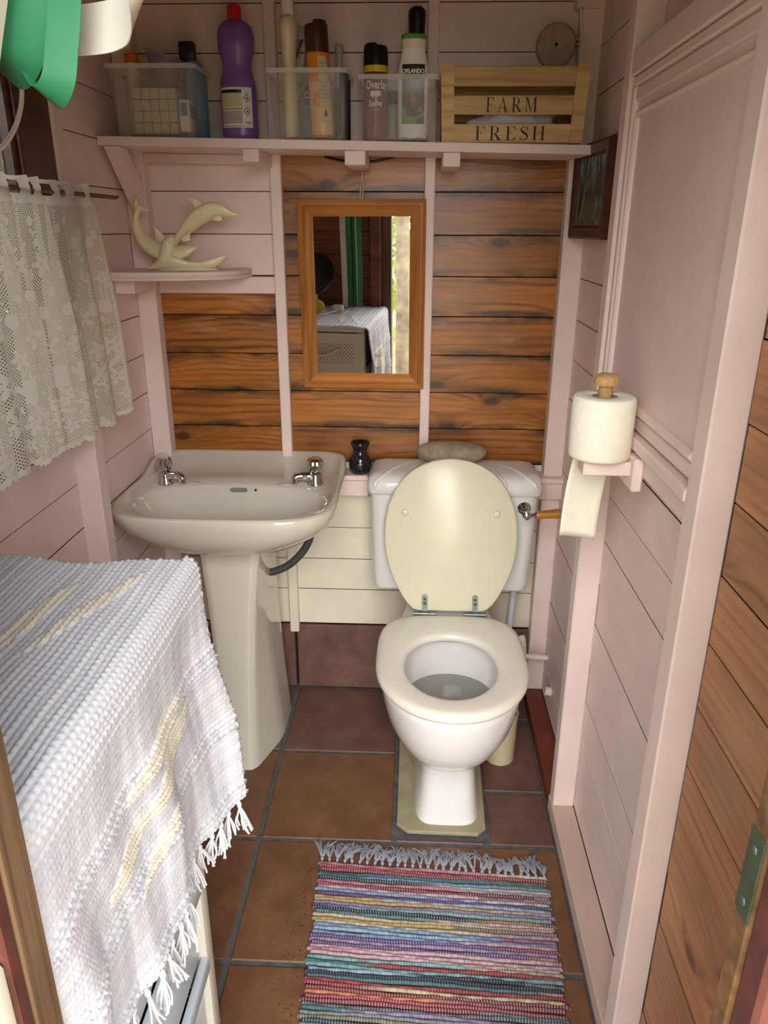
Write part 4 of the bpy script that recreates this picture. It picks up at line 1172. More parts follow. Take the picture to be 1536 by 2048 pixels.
# lower dolphin: tail up at left, head to the right
bm = B()
body(bm, [(-.691, DY, 1.462), (-.699, DY, 1.440), (-.699, DY, 1.415), (-.688, DY, 1.390), (-.665, DY - .003, 1.371), (-.635, DY - .008, 1.360), (-.600, DY - .015, 1.358), (-.575, DY - .02, 1.363), (-.558, DY - .022, 1.368), (-.545, DY - .022, 1.3705)],
     [.0055, .007, .011, .0165, .0215, .0235, .0225, .018, .009, .003])
part(dol, 'dolphin_body', bm, M['dolphin'], 80)
bm = B()
fin(bm, [(-.699, 1.448), (-.684, 1.455), (-.660, 1.4545), (-.676, 1.465), (-.687, 1.468), (-.693, 1.490), (-.702, 1.472)], DY); part(dol, 'tail_fluke', bm, M['dolphin'], 60)
bm = B(); fin(bm, [(-.655, 1.386), (-.652, 1.412), (-.657, 1.424), (-.636, 1.408), (-.622, 1.378)], DY - .008); part(dol, 'dorsal_fin', bm, M['dolphin'], 60)
bm = B(); fin(bm, [(-.618, 1.346), (-.628, 1.330), (-.618, 1.332), (-.600, 1.344)], DY - .028); part(dol, 'flipper', bm, M['dolphin'], 60)
# upper dolphin: leaping to the right
bm = B()
body(bm, [(-.622, DY + .012, 1.372), (-.606, DY + .012, 1.388), (-.588, DY + .010, 1.405), (-.566, DY + .008, 1.425), (-.540, DY + .004, 1.444), (-.510, DY, 1.456), (-.485, DY - .003, 1.457), (-.468, DY - .005, 1.452), (-.455, DY - .006, 1.449), (-.443, DY - .006, 1.447)],
     [.007, .0095, .013, .0185, .0225, .023, .0195, .013, .0065, .003])
part(dol, 'dolphin_body', bm, M['dolphin'], 80)
bm = B(); fin(bm, [(-.548, 1.447), (-.552, 1.466), (-.564, 1.480), (-.574, 1.483), (-.562, 1.489), (-.545, 1.485), (-.528, 1.473), (-.515, 1.468)], DY + .004); part(dol, 'dorsal_fin', bm, M['dolphin'], 60)
bm = B(); fin(bm, [(-.510, 1.440), (-.498, 1.432), (-.482, 1.432), (-.478, 1.440), (-.490, 1.448)], DY - .015); part(dol, 'flipper', bm, M['dolphin'], 60)
bm = B(); fin(bm, [(-.590, 1.392), (-.572, 1.404), (-.562, 1.408), (-.566, 1.396), (-.561, 1.388), (-.582, 1.382)], DY - .012); part(dol, 'tail_fluke', bm, M['dolphin'], 60)
bm = B(); fin(bm, [(-.612, 1.380), (-.624, 1.394), (-.627, 1.404), (-.614, 1.394), (-.600, 1.388)], DY - .012); part(dol, 'tail_fluke', bm, M['dolphin'], 60)
# wave base
bm = B()
body(bm, [(-.674, DY - .022, 1.3215), (-.650, DY - .026, 1.3285), (-.630, DY - .030, 1.342), (-.620, DY - .032, 1.362), (-.612, DY - .032, 1.382), (-.602, DY - .030, 1.396)], [.003, .010, .0175, .0185, .017, .007], 18, .9)
body(bm, [(-.630, DY - .026, 1.336), (-.605, DY - .026, 1.333), (-.572, DY - .022, 1.327), (-.540, DY - .018, 1.327), (-.512, DY - .014, 1.333), (-.492, DY - .012, 1.343), (-.478, DY - .010, 1.352)], [.016, .0145, .0095, .009, .0095, .006, .0015], 18, 1.6)
poly = chaikin([(-.674, DY - .014), (-.62, DY - .034), (-.55, DY - .032), (-.505, DY - .012), (-.505, DY + .012), (-.56, DY + .028), (-.63, DY + .028), (-.674, DY + .010)], 2)
loft(bm, [[(x, y, 1.3172) for x, y in poly], [(x, y, 1.3205) for x, y in poly], [(-.59 + (x + .59) * .80, DY + (y - DY) * .72, 1.326) for x, y in poly]])
for v in bm.verts: v.co.z = max(v.co.z, 1.3172)
part(dol, 'wave_base', bm, M['dolphin'], 70)

# ------------------------------------------------------------------ picture on the right wall
PA, PB = Vector((.400, -.074, 0)), Vector((.4225, -.340, 0))
pu = (PB - PA); pw = pu.length; pu.normalize(); pn = Vector((pu.y, -pu.x, 0)).normalized()
if pn.x > 0: pn = -pn
pz0, pz1 = 1.396, 1.603
pf = thing('framed_picture', 'small dark wood framed woodland painting on the right wall beside the shelf', 'picture', (.372, -.14, 1.40))
def fp(u, z, w): p = PA + pu * u + pn * w; return (p.x, p.y, z)
A_ = [(0, pz0), (pw, pz0), (pw, pz1), (0, pz1)]
for k in range(4):
    a, b = A_[k], A_[(k + 1) % 4]; mu_, mz = pw / 2, (pz0 + pz1) / 2
    rows0, rows1 = [], []
    for d, w in ((0, .0005), (0, .018), (.005, .022), (.024, .020), (.030, .013), (.030, .0005)):
        for (p, rows) in ((a, rows0), (b, rows1)):
            sy = 1 if p[0] > mu_ else -1; sz = 1 if p[1] > mz else -1
            rows.append(fp(p[0] - sy * d, p[1] - sz * d, w))
    bm = B(); loft(bm, [rows0, rows1]); part(pf, 'frame_side', bm, M['darkwood'], 35)
tpn = NT('woodland_painting'); o_ = tpn.obj(); s_ = tpn.sep(o_)
n1 = tpn.noise(tpn.comb(s_[0], tpn.math('MULTIPLY', s_[1], 30.0), tpn.math('MULTIPLY', s_[2], 9.0)), 1.6, 4)
n2 = tpn.noise(o_, 40, 4)
c_ = tpn.ramp(n1, [(.35, srgb(16, 26, 26)), (.5, srgb(40, 62, 62)), (.62, srgb(84, 116, 120))])
c_ = tpn.mix(tpn.sstep(s_[2], .02, .08), c_, tpn.ramp(n1, [(.4, srgb(30, 48, 52)), (.6, srgb(120, 160, 172))]))
c_ = tpn.mix(tpn.math('MULTIPLY', tpn.math('SUBTRACT', 1.0, tpn.sstep(s_[2], -.07, -.03)), .8), c_, tpn.ramp(n2, [(.4, srgb(36, 44, 36)), (.65, srgb(120, 128, 104))]))
tpn.set(c_, .2)
bm = B(); loft(bm, [[fp(.028, pz0 + .028, w), fp(pw - .028, pz0 + .028, w), fp(pw - .028, pz1 - .028, w), fp(.028, pz1 - .028, w)] for w in (.004, .011)])
part(pf, 'painting', bm, tpn.m, None, None, (.39, -.145, (pz0 + pz1) / 2))

# ------------------------------------------------------------------ toilet roll
RC = (.318, -.856)
rh = thing('toilet_roll_holder', 'pink wooden toilet roll holder with a beech knob on the right wall', 'toilet roll holder', (.37, -.87, 1.03))
bm = B(); box(bm, .288, .374, -.885, -.838, 1.027, 1.0515, .002, 1); part(rh, 'arm', bm, M['pink'])
bm = B(); box(bm, .366, .3835, -.905, -.825, 1.005, 1.062, .003, 1); part(rh, 'back_plate', bm, M['pink'])
bm = B(); lathe(bm, [(.0115, 1.0517), (.0115, 1.180)], (RC[0], RC[1], 0), 20); part(rh, 'dowel', bm, M['knob'], 40)
bm = B(); lathe(bm, [(.0118, 1.177), (.0195, 1.1775), (.0205, 1.183), (.0190, 1.191), (.013, 1.1955), (.002, 1.1965)], (RC[0], RC[1], 0), 28); part(rh, 'knob', bm, M['knob'], 60)
tr_ = thing('toilet_roll', 'white toilet roll with a hanging sheet on the right wall holder', 'toilet roll', (RC[0], RC[1], 1.053))
bm = B()
rings = []
for r, z in ((.0215, 1.0545), (.048, 1.0535), (.0505, 1.0555), (.0520, 1.06), (.0525, 1.10), (.0520, 1.152), (.0500, 1.1575), (.048, 1.159), (.0230, 1.1595), (.0215, 1.158)):
    rings.append([(RC[0] + r * math.cos(2 * PI * i / 48), RC[1] + r * math.sin(2 * PI * i / 48), z) for i in range(48)])
Rv = [[bm.verts.new(p) for p in r] for r in rings]
for a, b in zip(Rv, Rv[1:] + Rv[:1]):
    for i in range(48): bm.faces.new((a[i], a[(i + 1) % 48], b[(i + 1) % 48], b[i]))
part(tr_, 'paper_roll', bm, M['paper'], 50)
bm = B(); lathe(bm, [(.0212, 1.0545), (.0212, 1.1583), (.0198, 1.1583), (.0198, 1.0545)], (RC[0], RC[1], 0), 32, False, False); part(tr_, 'card_core', bm, M['card'], 40)
# hanging sheet
bm = B(); rows = []
nv = 14
for k in range(nv + 1):
    t = k / nv
    z = 1.056 - .180 * t
    row = []
    for j in range(9):
        s = j / 8
        x = .286 + (.068) * s + t * (-.006) - .004 * math.sin(t * 3)
        y = -.818 + .010 * math.sin(PI * s) * (1 - t * .5) + .035 * t + .004 * s
        row.append((x, y, z - .010 * t * s))
    rows.append(row)
loft(bm, rows, False, False, False)
sh_ = part(tr_, 'hanging_sheet', bm, M['paper'], 180)
md = sh_.modifiers.new('thick', 'SOLIDIFY'); md.thickness = .0006

# ------------------------------------------------------------------ lace curtain
lr = thing('curtain_rod', 'thin brown wooden curtain rod across the left window', 'curtain rod', (-.705, -.7, 1.485))
bm = B(); box(bm, -.709, -.703, -1.33, -.225, 1.4805, 1.4865); part(lr, 'rod', bm, M['jamb'])
bm = B(); box(bm, -.7025, -.699, -1.31, -.25, 1.4775, 1.483); part(lr, 'slat', bm, M['jamb'])
for yy in (-.40, -1.28):
    bm = B(); cyl(bm, (-.7365, yy, 1.4835), (-.705, yy, 1.4835), .002, 8); part(lr, 'hook', bm, M['chrome'])
tl = NT('lace')
uv = tl.n('ShaderNodeUVMap').outputs[0]; su = tl.sep(uv); U, V = su[0], su[1]
pitch = 2 * PI / .0046
hx1 = tl.math('SINE', tl.math('MULTIPLY', tl.math('ADD', U, V), pitch * .707)); hy1 = tl.math('SINE', tl.math('MULTIPLY', tl.math('SUBTRACT', U, V), pitch * .707))
hole = tl.math('GREATER_THAN', tl.math('MULTIPLY', tl.math('MAXIMUM', hx1, 0.0), tl.math('MAXIMUM', hy1, 0.0)), .06)
# motif: rosettes, columns and swags
ur = tl.math('SUBTRACT', tl.math('FRACT', tl.math('DIVIDE', U, .11)), .5); ur = tl.math('MULTIPLY', ur, .11)
def disc(cu, cv, r):
    du = tl.math('SUBTRACT', ur, cu); dv = tl.math('SUBTRACT', V, cv)
    return tl.math('LESS_THAN', tl.math('SQRT', tl.math('ADD', tl.math('MULTIPLY', du, du), tl.math('MULTIPLY', dv, dv))), r)
def rose(cu, cv, r, n, ph=0.):
    du = tl.math('SUBTRACT', ur, cu); dv = tl.math('SUBTRACT', V, cv)
    d = tl.math('SQRT', tl.math('ADD', tl.math('MULTIPLY', du, du), tl.math('MULTIPLY', dv, dv))); a = tl.math('ARCTAN2', dv, du)
    rr = tl.math('MULTIPLY', tl.math('MULTIPLY_ADD', tl.math('COSINE', tl.math('MULTIPLY', a, float(n))), .3, .7), r)
    return tl.math('MULTIPLY', tl.math('LESS_THAN', d, rr), tl.math('GREATER_THAN', d, r * .18))
def rect(u0, u1, v0, v1):
    return tl.math('MULTIPLY', tl.math('MULTIPLY', tl.math('GREATER_THAN', ur, u0), tl.math('LESS_THAN', ur, u1)), tl.math('MULTIPLY', tl.math('GREATER_THAN', V, v0), tl.math('LESS_THAN', V, v1)))
sol = rect(-.055, .056, -.02, .045)
for e in (disc(-.03, .10, .010), disc(-.012, .115, .012), disc(.030, .075, .008), rose(.02, .15, .022, 5), rose(-.035, .19, .018, 6), disc(.01, .20, .009), disc(.035, .235, .012), rose(-.005, .265, .024, 5), rose(.035, .30, .018, 5),
          rect(-.042, -.020, .235, .262), rect(-.038, -.034, .175, .235), rect(-.028, -.025, .185, .235), rect(.012, .040, .335, .375), rose(-.03, .335, .024, 6), rose(-.032, .405, .020, 5), rose(.0, .425, .017, 5), rose(.033, .415, .020, 5), rose(.012, .39, .012, 4), rose(-.045, .445, .015, 5), rose(.018, .455, .015, 5), rose(.047, .45, .014, 5), rect(-.05, -.046, .05, .47)):
    sol = tl.math('MAXIMUM', sol, e)
sw = tl.math('ABSOLUTE', tl.math('SUBTRACT', tl.math('SUBTRACT', V, .375), tl.math('MULTIPLY', tl.math('COSINE', tl.math('MULTIPLY', ur, 2 * PI / .11)), .028)))
sol = tl.math('MAXIMUM', sol, tl.math('LESS_THAN', sw, .006))
edge = tl.n('ShaderNodeAttribute', attribute_name='edge').outputs['Fac']
sol = tl.math('MAXIMUM', sol, tl.math('GREATER_THAN', edge, .5))
nz = tl.math('GREATER_THAN', tl.noise(tl.comb(U, V, 0.0), 38, 2), .63); sol = tl.math('MAXIMUM', sol, nz)
al = tl.math('SUBTRACT', 1.0, tl.math('MULTIPLY', hole, tl.math('SUBTRACT', 1.0, sol)))
tl.set(tl.mix(tl.math('MULTIPLY', sol, 1.0), srgb(238, 233, 218), srgb(250, 247, 238)), .9)
trl = tl.n('ShaderNodeBsdfTranslucent'); trl.inputs[0].default_value = srgb(240, 232, 210)
m1 = tl.n('ShaderNodeMixShader'); m1.inputs[0].default_value = .50; tl.l(tl.b.outputs[0], m1.inputs[1]); tl.l(trl.outputs[0], m1.inputs[2])
tt = tl.n('ShaderNodeBsdfTransparent'); m2 = tl.n('ShaderNodeMixShader'); tl.l(al, m2.inputs[0]); tl.l(tt.outputs[0], m2.inputs[1]); tl.l(m1.outputs[0], m2.inputs[2]); tl.l(m2.outputs[0], tl.out.inputs['Surface'])
NU, NV = 520, 70
ya, yb = -.412, -1.30
rng = random.Random(3)
ys = np.linspace(0, 1, NU + 1)
ph = 2 * PI * (ys * 10.5 + .35 * np.sin(ys * 19) + .25 * np.sin(ys * 43 + 1))
amp = 1 + .35 * np.sin(ys * 31 + .5)
dyl = (yb - ya) / NU
uu = np.concatenate([[0], np.cumsum(np.hypot(dyl, .017 * amp[1:] * np.diff(np.sin(ph))))])
HC = .485
vts, fcs, uvs, eds = [], [], [], []
for j in range(NV + 1):
    t = j / NV
    for i in range(NU + 1):
        sc = .012 * abs(math.sin(PI * uu[i] / .055)) ** .7 + .0022 * math.sin(uu[i] * 2 * PI / .009)
        L = HC + sc + .006 * math.sin(ys[i] * 9)
        v = t * L
        A = (.005 + .0165 * min(1, max(0, (v - .02)) / .25)) * amp[i]
        z = 1.503 - v + .0015 * math.sin(ph[i])
        x = -.7005 + A * math.sin(ph[i]) + .010 * (v / HC) + (.004 if v > .035 else 0)
        if .008 < v < .03: x = -.6985 + .35 * A * math.sin(ph[i])
        y = ya + (yb - ya) * ys[i] + .010 * math.cos(ph[i]) * t + .022 * t * (1 - ys[i] * 1.2)
        vts.append((x, y, z)); uvs.append((uu[i], v)); eds.append(1. if L - v < .011 or v < .008 else 0.)
for j in range(NV):
    for i in range(NU):
        a = j * (NU + 1) + i
        # slots in the header where the rod shows through
        if 1 <= j <= 3 and math.sin(ph[i]) < -.55: continue
        fcs.append((a, a + 1, a + NU + 2, a + NU + 1))
me = bpy.data.meshes.new('lace_curtain'); me.from_pydata([(x + .70, y + .8, z - 1.03) for x, y, z in vts], [], fcs)
ul = me.uv_layers.new(name='UVMap')
li = np.empty(len(me.loops), int); me.loops.foreach_get('vertex_index', li)
ul.data.foreach_set('uv', np.array(uvs)[li].ravel())
at = me.attributes.new('edge', 'FLOAT', 'POINT'); at.data.foreach_set('value', eds)
me.materials.append(tl.m); shade(me, 180)
lc_ = bpy.data.objects.new('lace_curtain', me); COL.objects.link(lc_); lc_.location = (-.70, -.8, 1.03)
setp(lc_, 'cream lace café curtain with scalloped hem gathered over the left window', 'curtain')
# ------------------------------------------------------------------ drawer tower
UX0, UX1, UY0, UY1, UZ = -.735, -.342, -1.620, -1.140, .953
un = thing('drawer_tower', 'tall pale plastic drawer tower with perforated drawers under the white rag rug', 'drawers', ((UX0 + UX1) / 2, (UY0 + UY1) / 2, 0))
def ub(name, x0, x1, y0, y1, z0, z1, m, bev=.003, par=un):
    bm = B(); box(bm, x0, x1, y0, y1, z0, z1, bev, 2); return part(par, name, bm, m, 40)
ub('top', UX0, UX1, UY0, UY1, UZ - .022, UZ, M['plastic_g'], .005)
for x in (UX0, UX1 - .035):
    for y in (UY0, UY1 - .035):
        ub('corner_post', x, x + .035, y, y + .035, .012, UZ - .022, M['plastic_g'], .006)
ub('base', UX0, UX1, UY0, UY1, .0, .03, M['plastic_g'], .004)
nd = 5; dh = (UZ - .022 - .03) / nd
# perforated front with real holes, shared by the drawers
def perf():
    bm = B(); w = UX1 - UX0 - .012; h = dh - .008
    x0, x1, z0, z1 = -w / 2, w / 2, 0, h
    px0, px1, pz0, pz1 = x0 + .04, x1 - .04, .042, h - .042
    nx, nz_ = 40, 11; cx, cz = (px1 - px0) / nx, (pz1 - pz0) / nz_
    for i in range(nx):
        for j in range(nz_):
            a, b = px0 + i * cx, pz0 + j * cz
            o = [(a, b), (a + cx, b), (a + cx, b + cz), (a, b + cz)]
            if (i + j) % 2 == 0:
                n_ = [(a + cx * .5, b + cz * .12), (a + cx * .88, b + cz * .5), (a + cx * .5, b + cz * .88), (a + cx * .12, b + cz * .5)]
                V = [bm.verts.new((p[0], 0, p[1])) for p in o]; W = [bm.verts.new((p[0], 0, p[1])) for p in n_]; W2 = [bm.verts.new((p[0], -.003, p[1])) for p in n_]
                for k in range(4):
                    bm.faces.new((V[k], V[(k + 1) % 4], W[k])); bm.faces.new((V[(k + 1) % 4], W[(k + 1) % 4], W[k]))
                    bm.faces.new((W[k], W[(k + 1) % 4], W2[(k + 1) % 4], W2[k]))
            else:
                bm.faces.new([bm.verts.new((p[0], 0, p[1])) for p in o])
    for (a, b, c, d) in ((x0, z0, x1, pz0), (x0, pz1, x1, z1), (x0, pz0, px0, pz1), (px1, pz0, x1, pz1)):
        bm.faces.new([bm.verts.new(p) for p in ((a, 0, b), (c, 0, b), (c, 0, d), (a, 0, d))])
    bmesh.ops.remove_doubles(bm, verts=bm.verts[:], dist=.0002)
    # edges folded back
    for (a, b, c, d) in ((x0, z0, x1, z0), (x1, z0, x1, z1), (x1, z1, x0, z1), (x0, z1, x0, z0)):
        bm.faces.new([bm.verts.new(p) for p in ((a, 0, b), (c, 0, d), (c, -.02, d), (a, -.02, b))])
    me = bpy.data.meshes.new('perforated_front'); bm.to_mesh(me); bm.free(); me.materials.append(M['plastic_g']); return me
pfm = perf()
for k in range(nd):
    z0 = .03 + k * dh
    o = bpy.data.objects.new('drawer', pfm); COL.objects.link(o); o.parent = un
    o.location = ((UX0 + UX1) / 2 - un.location.x, UY1 + .002 - un.location.y, z0 + .004)
    cx = (UX0 + UX1) / 2
    bm = B(); box(bm, UX0 + .036, UX1 - .036, UY0 + .036, UY1 - .060, z0 + .006, z0 + dh - .012, .004, 2); part(o, 'drawer_box', bm, M['inkgrey'], 40)  # dark grey puts the shade behind the perforations into the box colour
    bm = B(); tube(bm, spline([(cx - .085, UY1 + .003, z0 + dh * .62), (cx - .075, UY1 + .012, z0 + dh * .58), (cx - .03, UY1 + .016, z0 + dh * .47), (cx + .03, UY1 + .016, z0 + dh * .47), (cx + .075, UY1 + .012, z0 + dh * .58), (cx + .085, UY1 + .003, z0 + dh * .62)], 6), .007, 10)
    part(o, 'handle', bm, M['plastic_g'], 60)
    ub('side_rail', UX1 - .012, UX1 + .002, UY0 + .03, UY1 - .03, z0 - .014, z0 + .018, M['plastic_b'], .003)
    ub('side_panel', UX1 - .020, UX1 - .014, UY0 + .03, UY1 - .034, z0 + .018, z0 + dh - .014, M['plastic_b'], .002)

# ------------------------------------------------------------------ white rag rug over the tower
ry0, ry1 = -1.652, -1.115
s_top = .355; rad = .018; drop = .385
ZT = UZ + .0065
ns = 640; ny = 190
S = np.linspace(0, s_top + rad * PI / 2 + drop, ns + 1); Y = np.linspace(ry0, ry1, ny + 1)
SS, YY = np.meshgrid(S, Y, indexing='ij')
pit = .0088
rib = SS / pit
ridx = np.floor(rib)
prf = np.abs(np.sin(np.pi * rib)) ** .6
strong = .55 + .45 * np.sin(ridx * 1.7) ** 2
side = np.clip((SS - s_top - .03) / .05, 0, 1)
group_ = ((ridx % 14) < 4).astype(float)
amp_ = (.0036 * strong) * (1 - side * .72 * (1 - group_))
tw = np.sin(YY * 2 * np.pi / .0105 + ridx * 2.1) * .25 + np.sin(YY * 2 * np.pi / .0065 + ridx * 4.3) * .18
hgt = amp_ * prf * (1 + tw) + .0011 * side * np.sin(YY * 2 * np.pi / .0062 + ridx * np.pi)
# base curve
X0 = UX1 + .006 - s_top
bx = np.where(SS < s_top, X0 + SS, 0.); bz = np.zeros_like(SS); nx_ = np.zeros_like(SS); nz_ = np.ones_like(SS)
ang = np.clip((SS - s_top) / rad, 0, np.pi / 2)
bx = np.where(SS < s_top, X0 + SS, X0 + s_top + rad * np.sin(ang)); bz = np.where(SS < s_top, ZT, ZT - rad + rad * np.cos(ang))
nx_ = np.sin(ang); nz_ = np.cos(ang)
dn_ = np.clip(SS - s_top - rad * np.pi / 2, 0, None)
tt_ = dn_ / drop
yn = (YY - ry0) / (ry1 - ry0)
bz = bz - dn_ * (1 + .10 * (yn - .4))
far = np.clip((yn - .72) / .28, 0, 1) ** 2
flare = .028 * far * tt_ + .008 * tt_
wavy = .016 * np.sin(yn * 13 + tt_ * 1.5) * tt_ ** 1.2 + .008 * np.sin(yn * 27 + 1 - tt_ * 3) * tt_
wavy = np.maximum(wavy, -.006)
bx = bx + flare + wavy
ysh = YY + .010 * np.sin(SS * 22) * 1 + .006 * far * tt_ - .020 * (1 - yn) * 0
# far edge softly turned down and slight lumps on top
edge_ = np.clip((yn - .985) / .015, 0, 1)
bz = bz + .0025 * np.sin(SS * 40 + YY * 17) * np.sin(YY * 23) * (SS < s_top) - .006 * edge_ * (SS < s_top)
# selvedge bumps
sel = .0035 * np.sin(ridx * np.pi) + .004 * np.abs(np.sin(np.pi * rib))
ysh = ysh + np.where(yn > .995, sel, 0) - np.where(yn < .005, sel, 0)
# raised cream leaf motifs
def leaf(s, y, s0, y0, s1, y1, w):
    dx, dy = s1 - s0, y1 - y0; L = math.hypot(dx, dy)
    a = ((s - s0) * dx + (y - y0) * dy) / L; b = (-(s - s0) * dy + (y - y0) * dx) / L
    t = np.clip(a / L, 0, 1)
    return ((a > 0) & (a < L) & (np.abs(b) < w * np.sin(np.pi * t) ** .7)).astype(float)
mot = np.zeros_like(SS)
for a in ((.20, -1.40, .235, -1.19, .014), (.245, -1.38, .318, -1.17, .012), (.10, -1.42, .16, -1.33, .016), (.19, -1.53, .215, -1.38, .020),
          (.52, -1.44, .50, -1.24, .018), (.58, -1.42, .53, -1.20, .020), (.60, -1.52, .565, -1.40, .018), (.66, -1.46, .61, -1.34, .014)):
    mot = np.maximum(mot, leaf(SS, YY, *a))
hgt = hgt + mot * .0028 * prf
PX = bx + nx_ * hgt; PZ = bz + nz_ * hgt; PY = ysh
wr_ = thing('white_rag_rug', 'white ribbed cotton rag rug draped over the drawer tower', 'rug', (-.45, -1.36, ZT))
vt = np.stack([PX + .45, PY + 1.36, PZ - ZT], -1).reshape(-1, 3)
idx = np.arange((ns + 1) * (ny + 1)).reshape(ns + 1, ny + 1)
fc = np.stack([idx[:-1, :-1], idx[1:, :-1], idx[1:, 1:], idx[:-1, 1:]], -1).reshape(-1, 4)
me = bpy.data.meshes.new('woven_cloth')
me.from_pydata(vt.tolist(), [], fc.tolist())
ca = me.attributes.new('motif', 'FLOAT', 'POINT'); ca.data.foreach_set('value', mot.ravel())
cv = me.attributes.new('rowtone', 'FLOAT', 'POINT'); cv.data.foreach_set('value', ((np.sin(ridx * 12.9898) * 43758.5) % 1).ravel())
tc = NT('white_rag_cotton')
mt = tc.n('ShaderNodeAttribute', attribute_name='motif').outputs['Fac']; rt = tc.n('ShaderNodeAttribute', attribute_name='rowtone').outputs['Fac']
nzz = tc.noise(tc.obj(), 260, 3)
cc = tc.mix(rt, srgb(214, 217, 227), srgb(230, 231, 235)); cc = tc.mix(tc.math('MULTIPLY', nzz, .25), cc, srgb(178, 182, 196))
cc = tc.mix(tc.math('MULTIPLY', mt, .8), cc, srgb(234, 225, 203)); tc.set(cc, .95); tc.bump(nzz, .4, .001)
me.materials.append(tc.m); shade(me, 180)
wc = bpy.data.objects.new('woven_cloth', me); COL.objects.link(wc); wc.parent = wr_
sdm = wc.modifiers.new('thick', 'SOLIDIFY'); sdm.thickness = .004; sdm.offset = -1
# fringe tassels along the hanging end
def tassel_mesh(seed, L, n=7, r=.0009, spread=.012):
    g = random.Random(seed); bm = B()
    tube(bm, [(0, 0, .006), (0, 0, -.002), (0, 0, -.008)], [.002, .0045, .003], 8)
    for k in range(n):
        a = g.uniform(0, 2 * PI); s = g.uniform(.2, 1) * spread; l = L * g.uniform(.75, 1.1)
        p = [(0, 0, -.006), (math.cos(a) * s * .35, math.sin(a) * s * .35, -l * .35), (math.cos(a) * s * .8 + g.uniform(-.003, .003), math.sin(a) * s * .8, -l * .7), (math.cos(a) * s + g.uniform(-.005, .005), math.sin(a) * s + g.uniform(-.004, .004), -l)]
        tube(bm, spline(p, 3), r * 1.6, 5)
    bmesh.ops.recalc_face_normals(bm, faces=bm.faces[:])
    me = bpy.data.meshes.new('tassel'); bm.to_mesh(me); bm.free(); shade(me, 60); return me
tms = [tassel_mesh(k, .055, 10, .0010, .015) for k in range(5)]
for t in tms: t.materials.append(M['cloth_w'])
nt = 22
for k in range(nt):
    j = int((k + .5) / nt * ny)
    p = (PX[-1, j], PY[-1, j], PZ[-1, j] - .004)
    o = bpy.data.objects.new('tassel', tms[k % 5]); COL.objects.link(o); o.parent = wr_
    o.location = (p[0] + .45 - .002, p[1] + 1.36, p[2] - ZT); o.rotation_euler = (random.uniform(-.15, .15), random.uniform(-.2, .1), random.uniform(0, 6.28))

# ------------------------------------------------------------------ things on the tower seen in the mirror
vm = thing('vanity_mirror', 'round black-rimmed table mirror standing on the drawer tower', 'mirror', (-.63, -1.46, ZT + .006))
vc = Vector((-.625, -1.455, ZT + .17))
def vdisc(prof, n=40):
    b = B(); lathe(b, prof, n=n); bmesh.ops.transform(b, matrix=Matrix.Translation(vc) @ Matrix.Rotation(math.radians(-66), 4, 'X'), verts=b.verts[:]); return b
part(vm, 'rim', vdisc([(.084, -.006), (.093, -.005), (.093, .009), (.084, .012)]), M['black'], 40)
part(vm, 'mirror_glass', vdisc([(.0855, .0065), (.0855, .009)]), M['mirror'])
bm = B(); lathe(bm, [(.05, 0), (.05, .006), (.012, .012), (.008, .03), (.008, .08)], (-.625, -1.46, ZT + .006), 28); part(vm, 'stand', bm, M['plastic_w'], 40)
bm = B(); bmesh.ops.create_uvsphere(bm, u_segments=24, v_segments=14, radius=1)
for v in bm.verts: v.co = (-.615 + .05 * v.co.x, -1.375 + .022 * v.co.y, ZT + .041 + .032 * v.co.z)
solo('yellow_sponge', bm, M['yellow'], 'yellow bath sponge in front of the round table mirror', 'sponge', smooth=180)
pg = thing('plug_adapter', 'white plug adapter with cable lying on the rag rug', 'plug', (-.52, -1.44, ZT + .015))
bm = B(); box(bm, -.545, -.495, -1.465, -1.430, ZT + .010, ZT + .036, .005); part(pg, 'plug_body', bm, M['plastic_w'], 40)
bm = B(); tube(bm, spline([(-.52, -1.43, ZT + .018), (-.53, -1.39, ZT + .015), (-.58, -1.30, ZT + .013), (-.66, -1.24, ZT + .013), (-.72, -1.20, ZT + .013)], 6), .003, 8); part(pg, 'cord', bm, M['cable'], 60)

# ------------------------------------------------------------------ strip door curtain looped aside
sc_ = thing('door_strip_curtain', 'green and white plastic strip door curtain looped up at the top left', 'strip curtain', (-.30, -1.5, 1.97))
def ribbon(name, path, wdir, w, m, k=8, th=.0012):
    p = spline(path, k)
    wd = spline([tuple(Vector(d).normalized() * w / 2) for d in wdir], k) if len(wdir) == len(path) else [tuple(Vector(wdir[0]).normalized() * w / 2)] * len(p)
    bm = B(); rows = []
    for i in range(len(p)):
        a = Vector(p[max(0, i - 1)]); b = Vector(p[min(len(p) - 1, i + 1)]); t = (b - a).normalized(); d = Vector(wd[i]); c = Vector(p[i])
        nn = t.cross(d).normalized() * th / 2
        rows.append([c - d - nn, c + d - nn, c + d + nn, c - d + nn])
    loft(bm, rows); return part(sc_, name, bm, m, 40)
X, Yd, Z = (1, 0, 0), (0, 1, 0), (0, 0, 1)
ribbon('white_strip', [(-.385, -1.36, 1.585), (-.33, -1.385, 1.575), (-.28, -1.405, 1.570), (-.243, -1.42, 1.571), (-.218, -1.442, 1.576), (-.200, -1.468, 1.60), (-.182, -1.49, 1.68), (-.19, -1.55, 1.84), (-.19, -1.60, 1.975)],
       [Z, Z, Z, (.1, 0, 1), (.45, -.1, .85), (.85, -.1, .45), X, X, X], .036, M['whitepvc'])
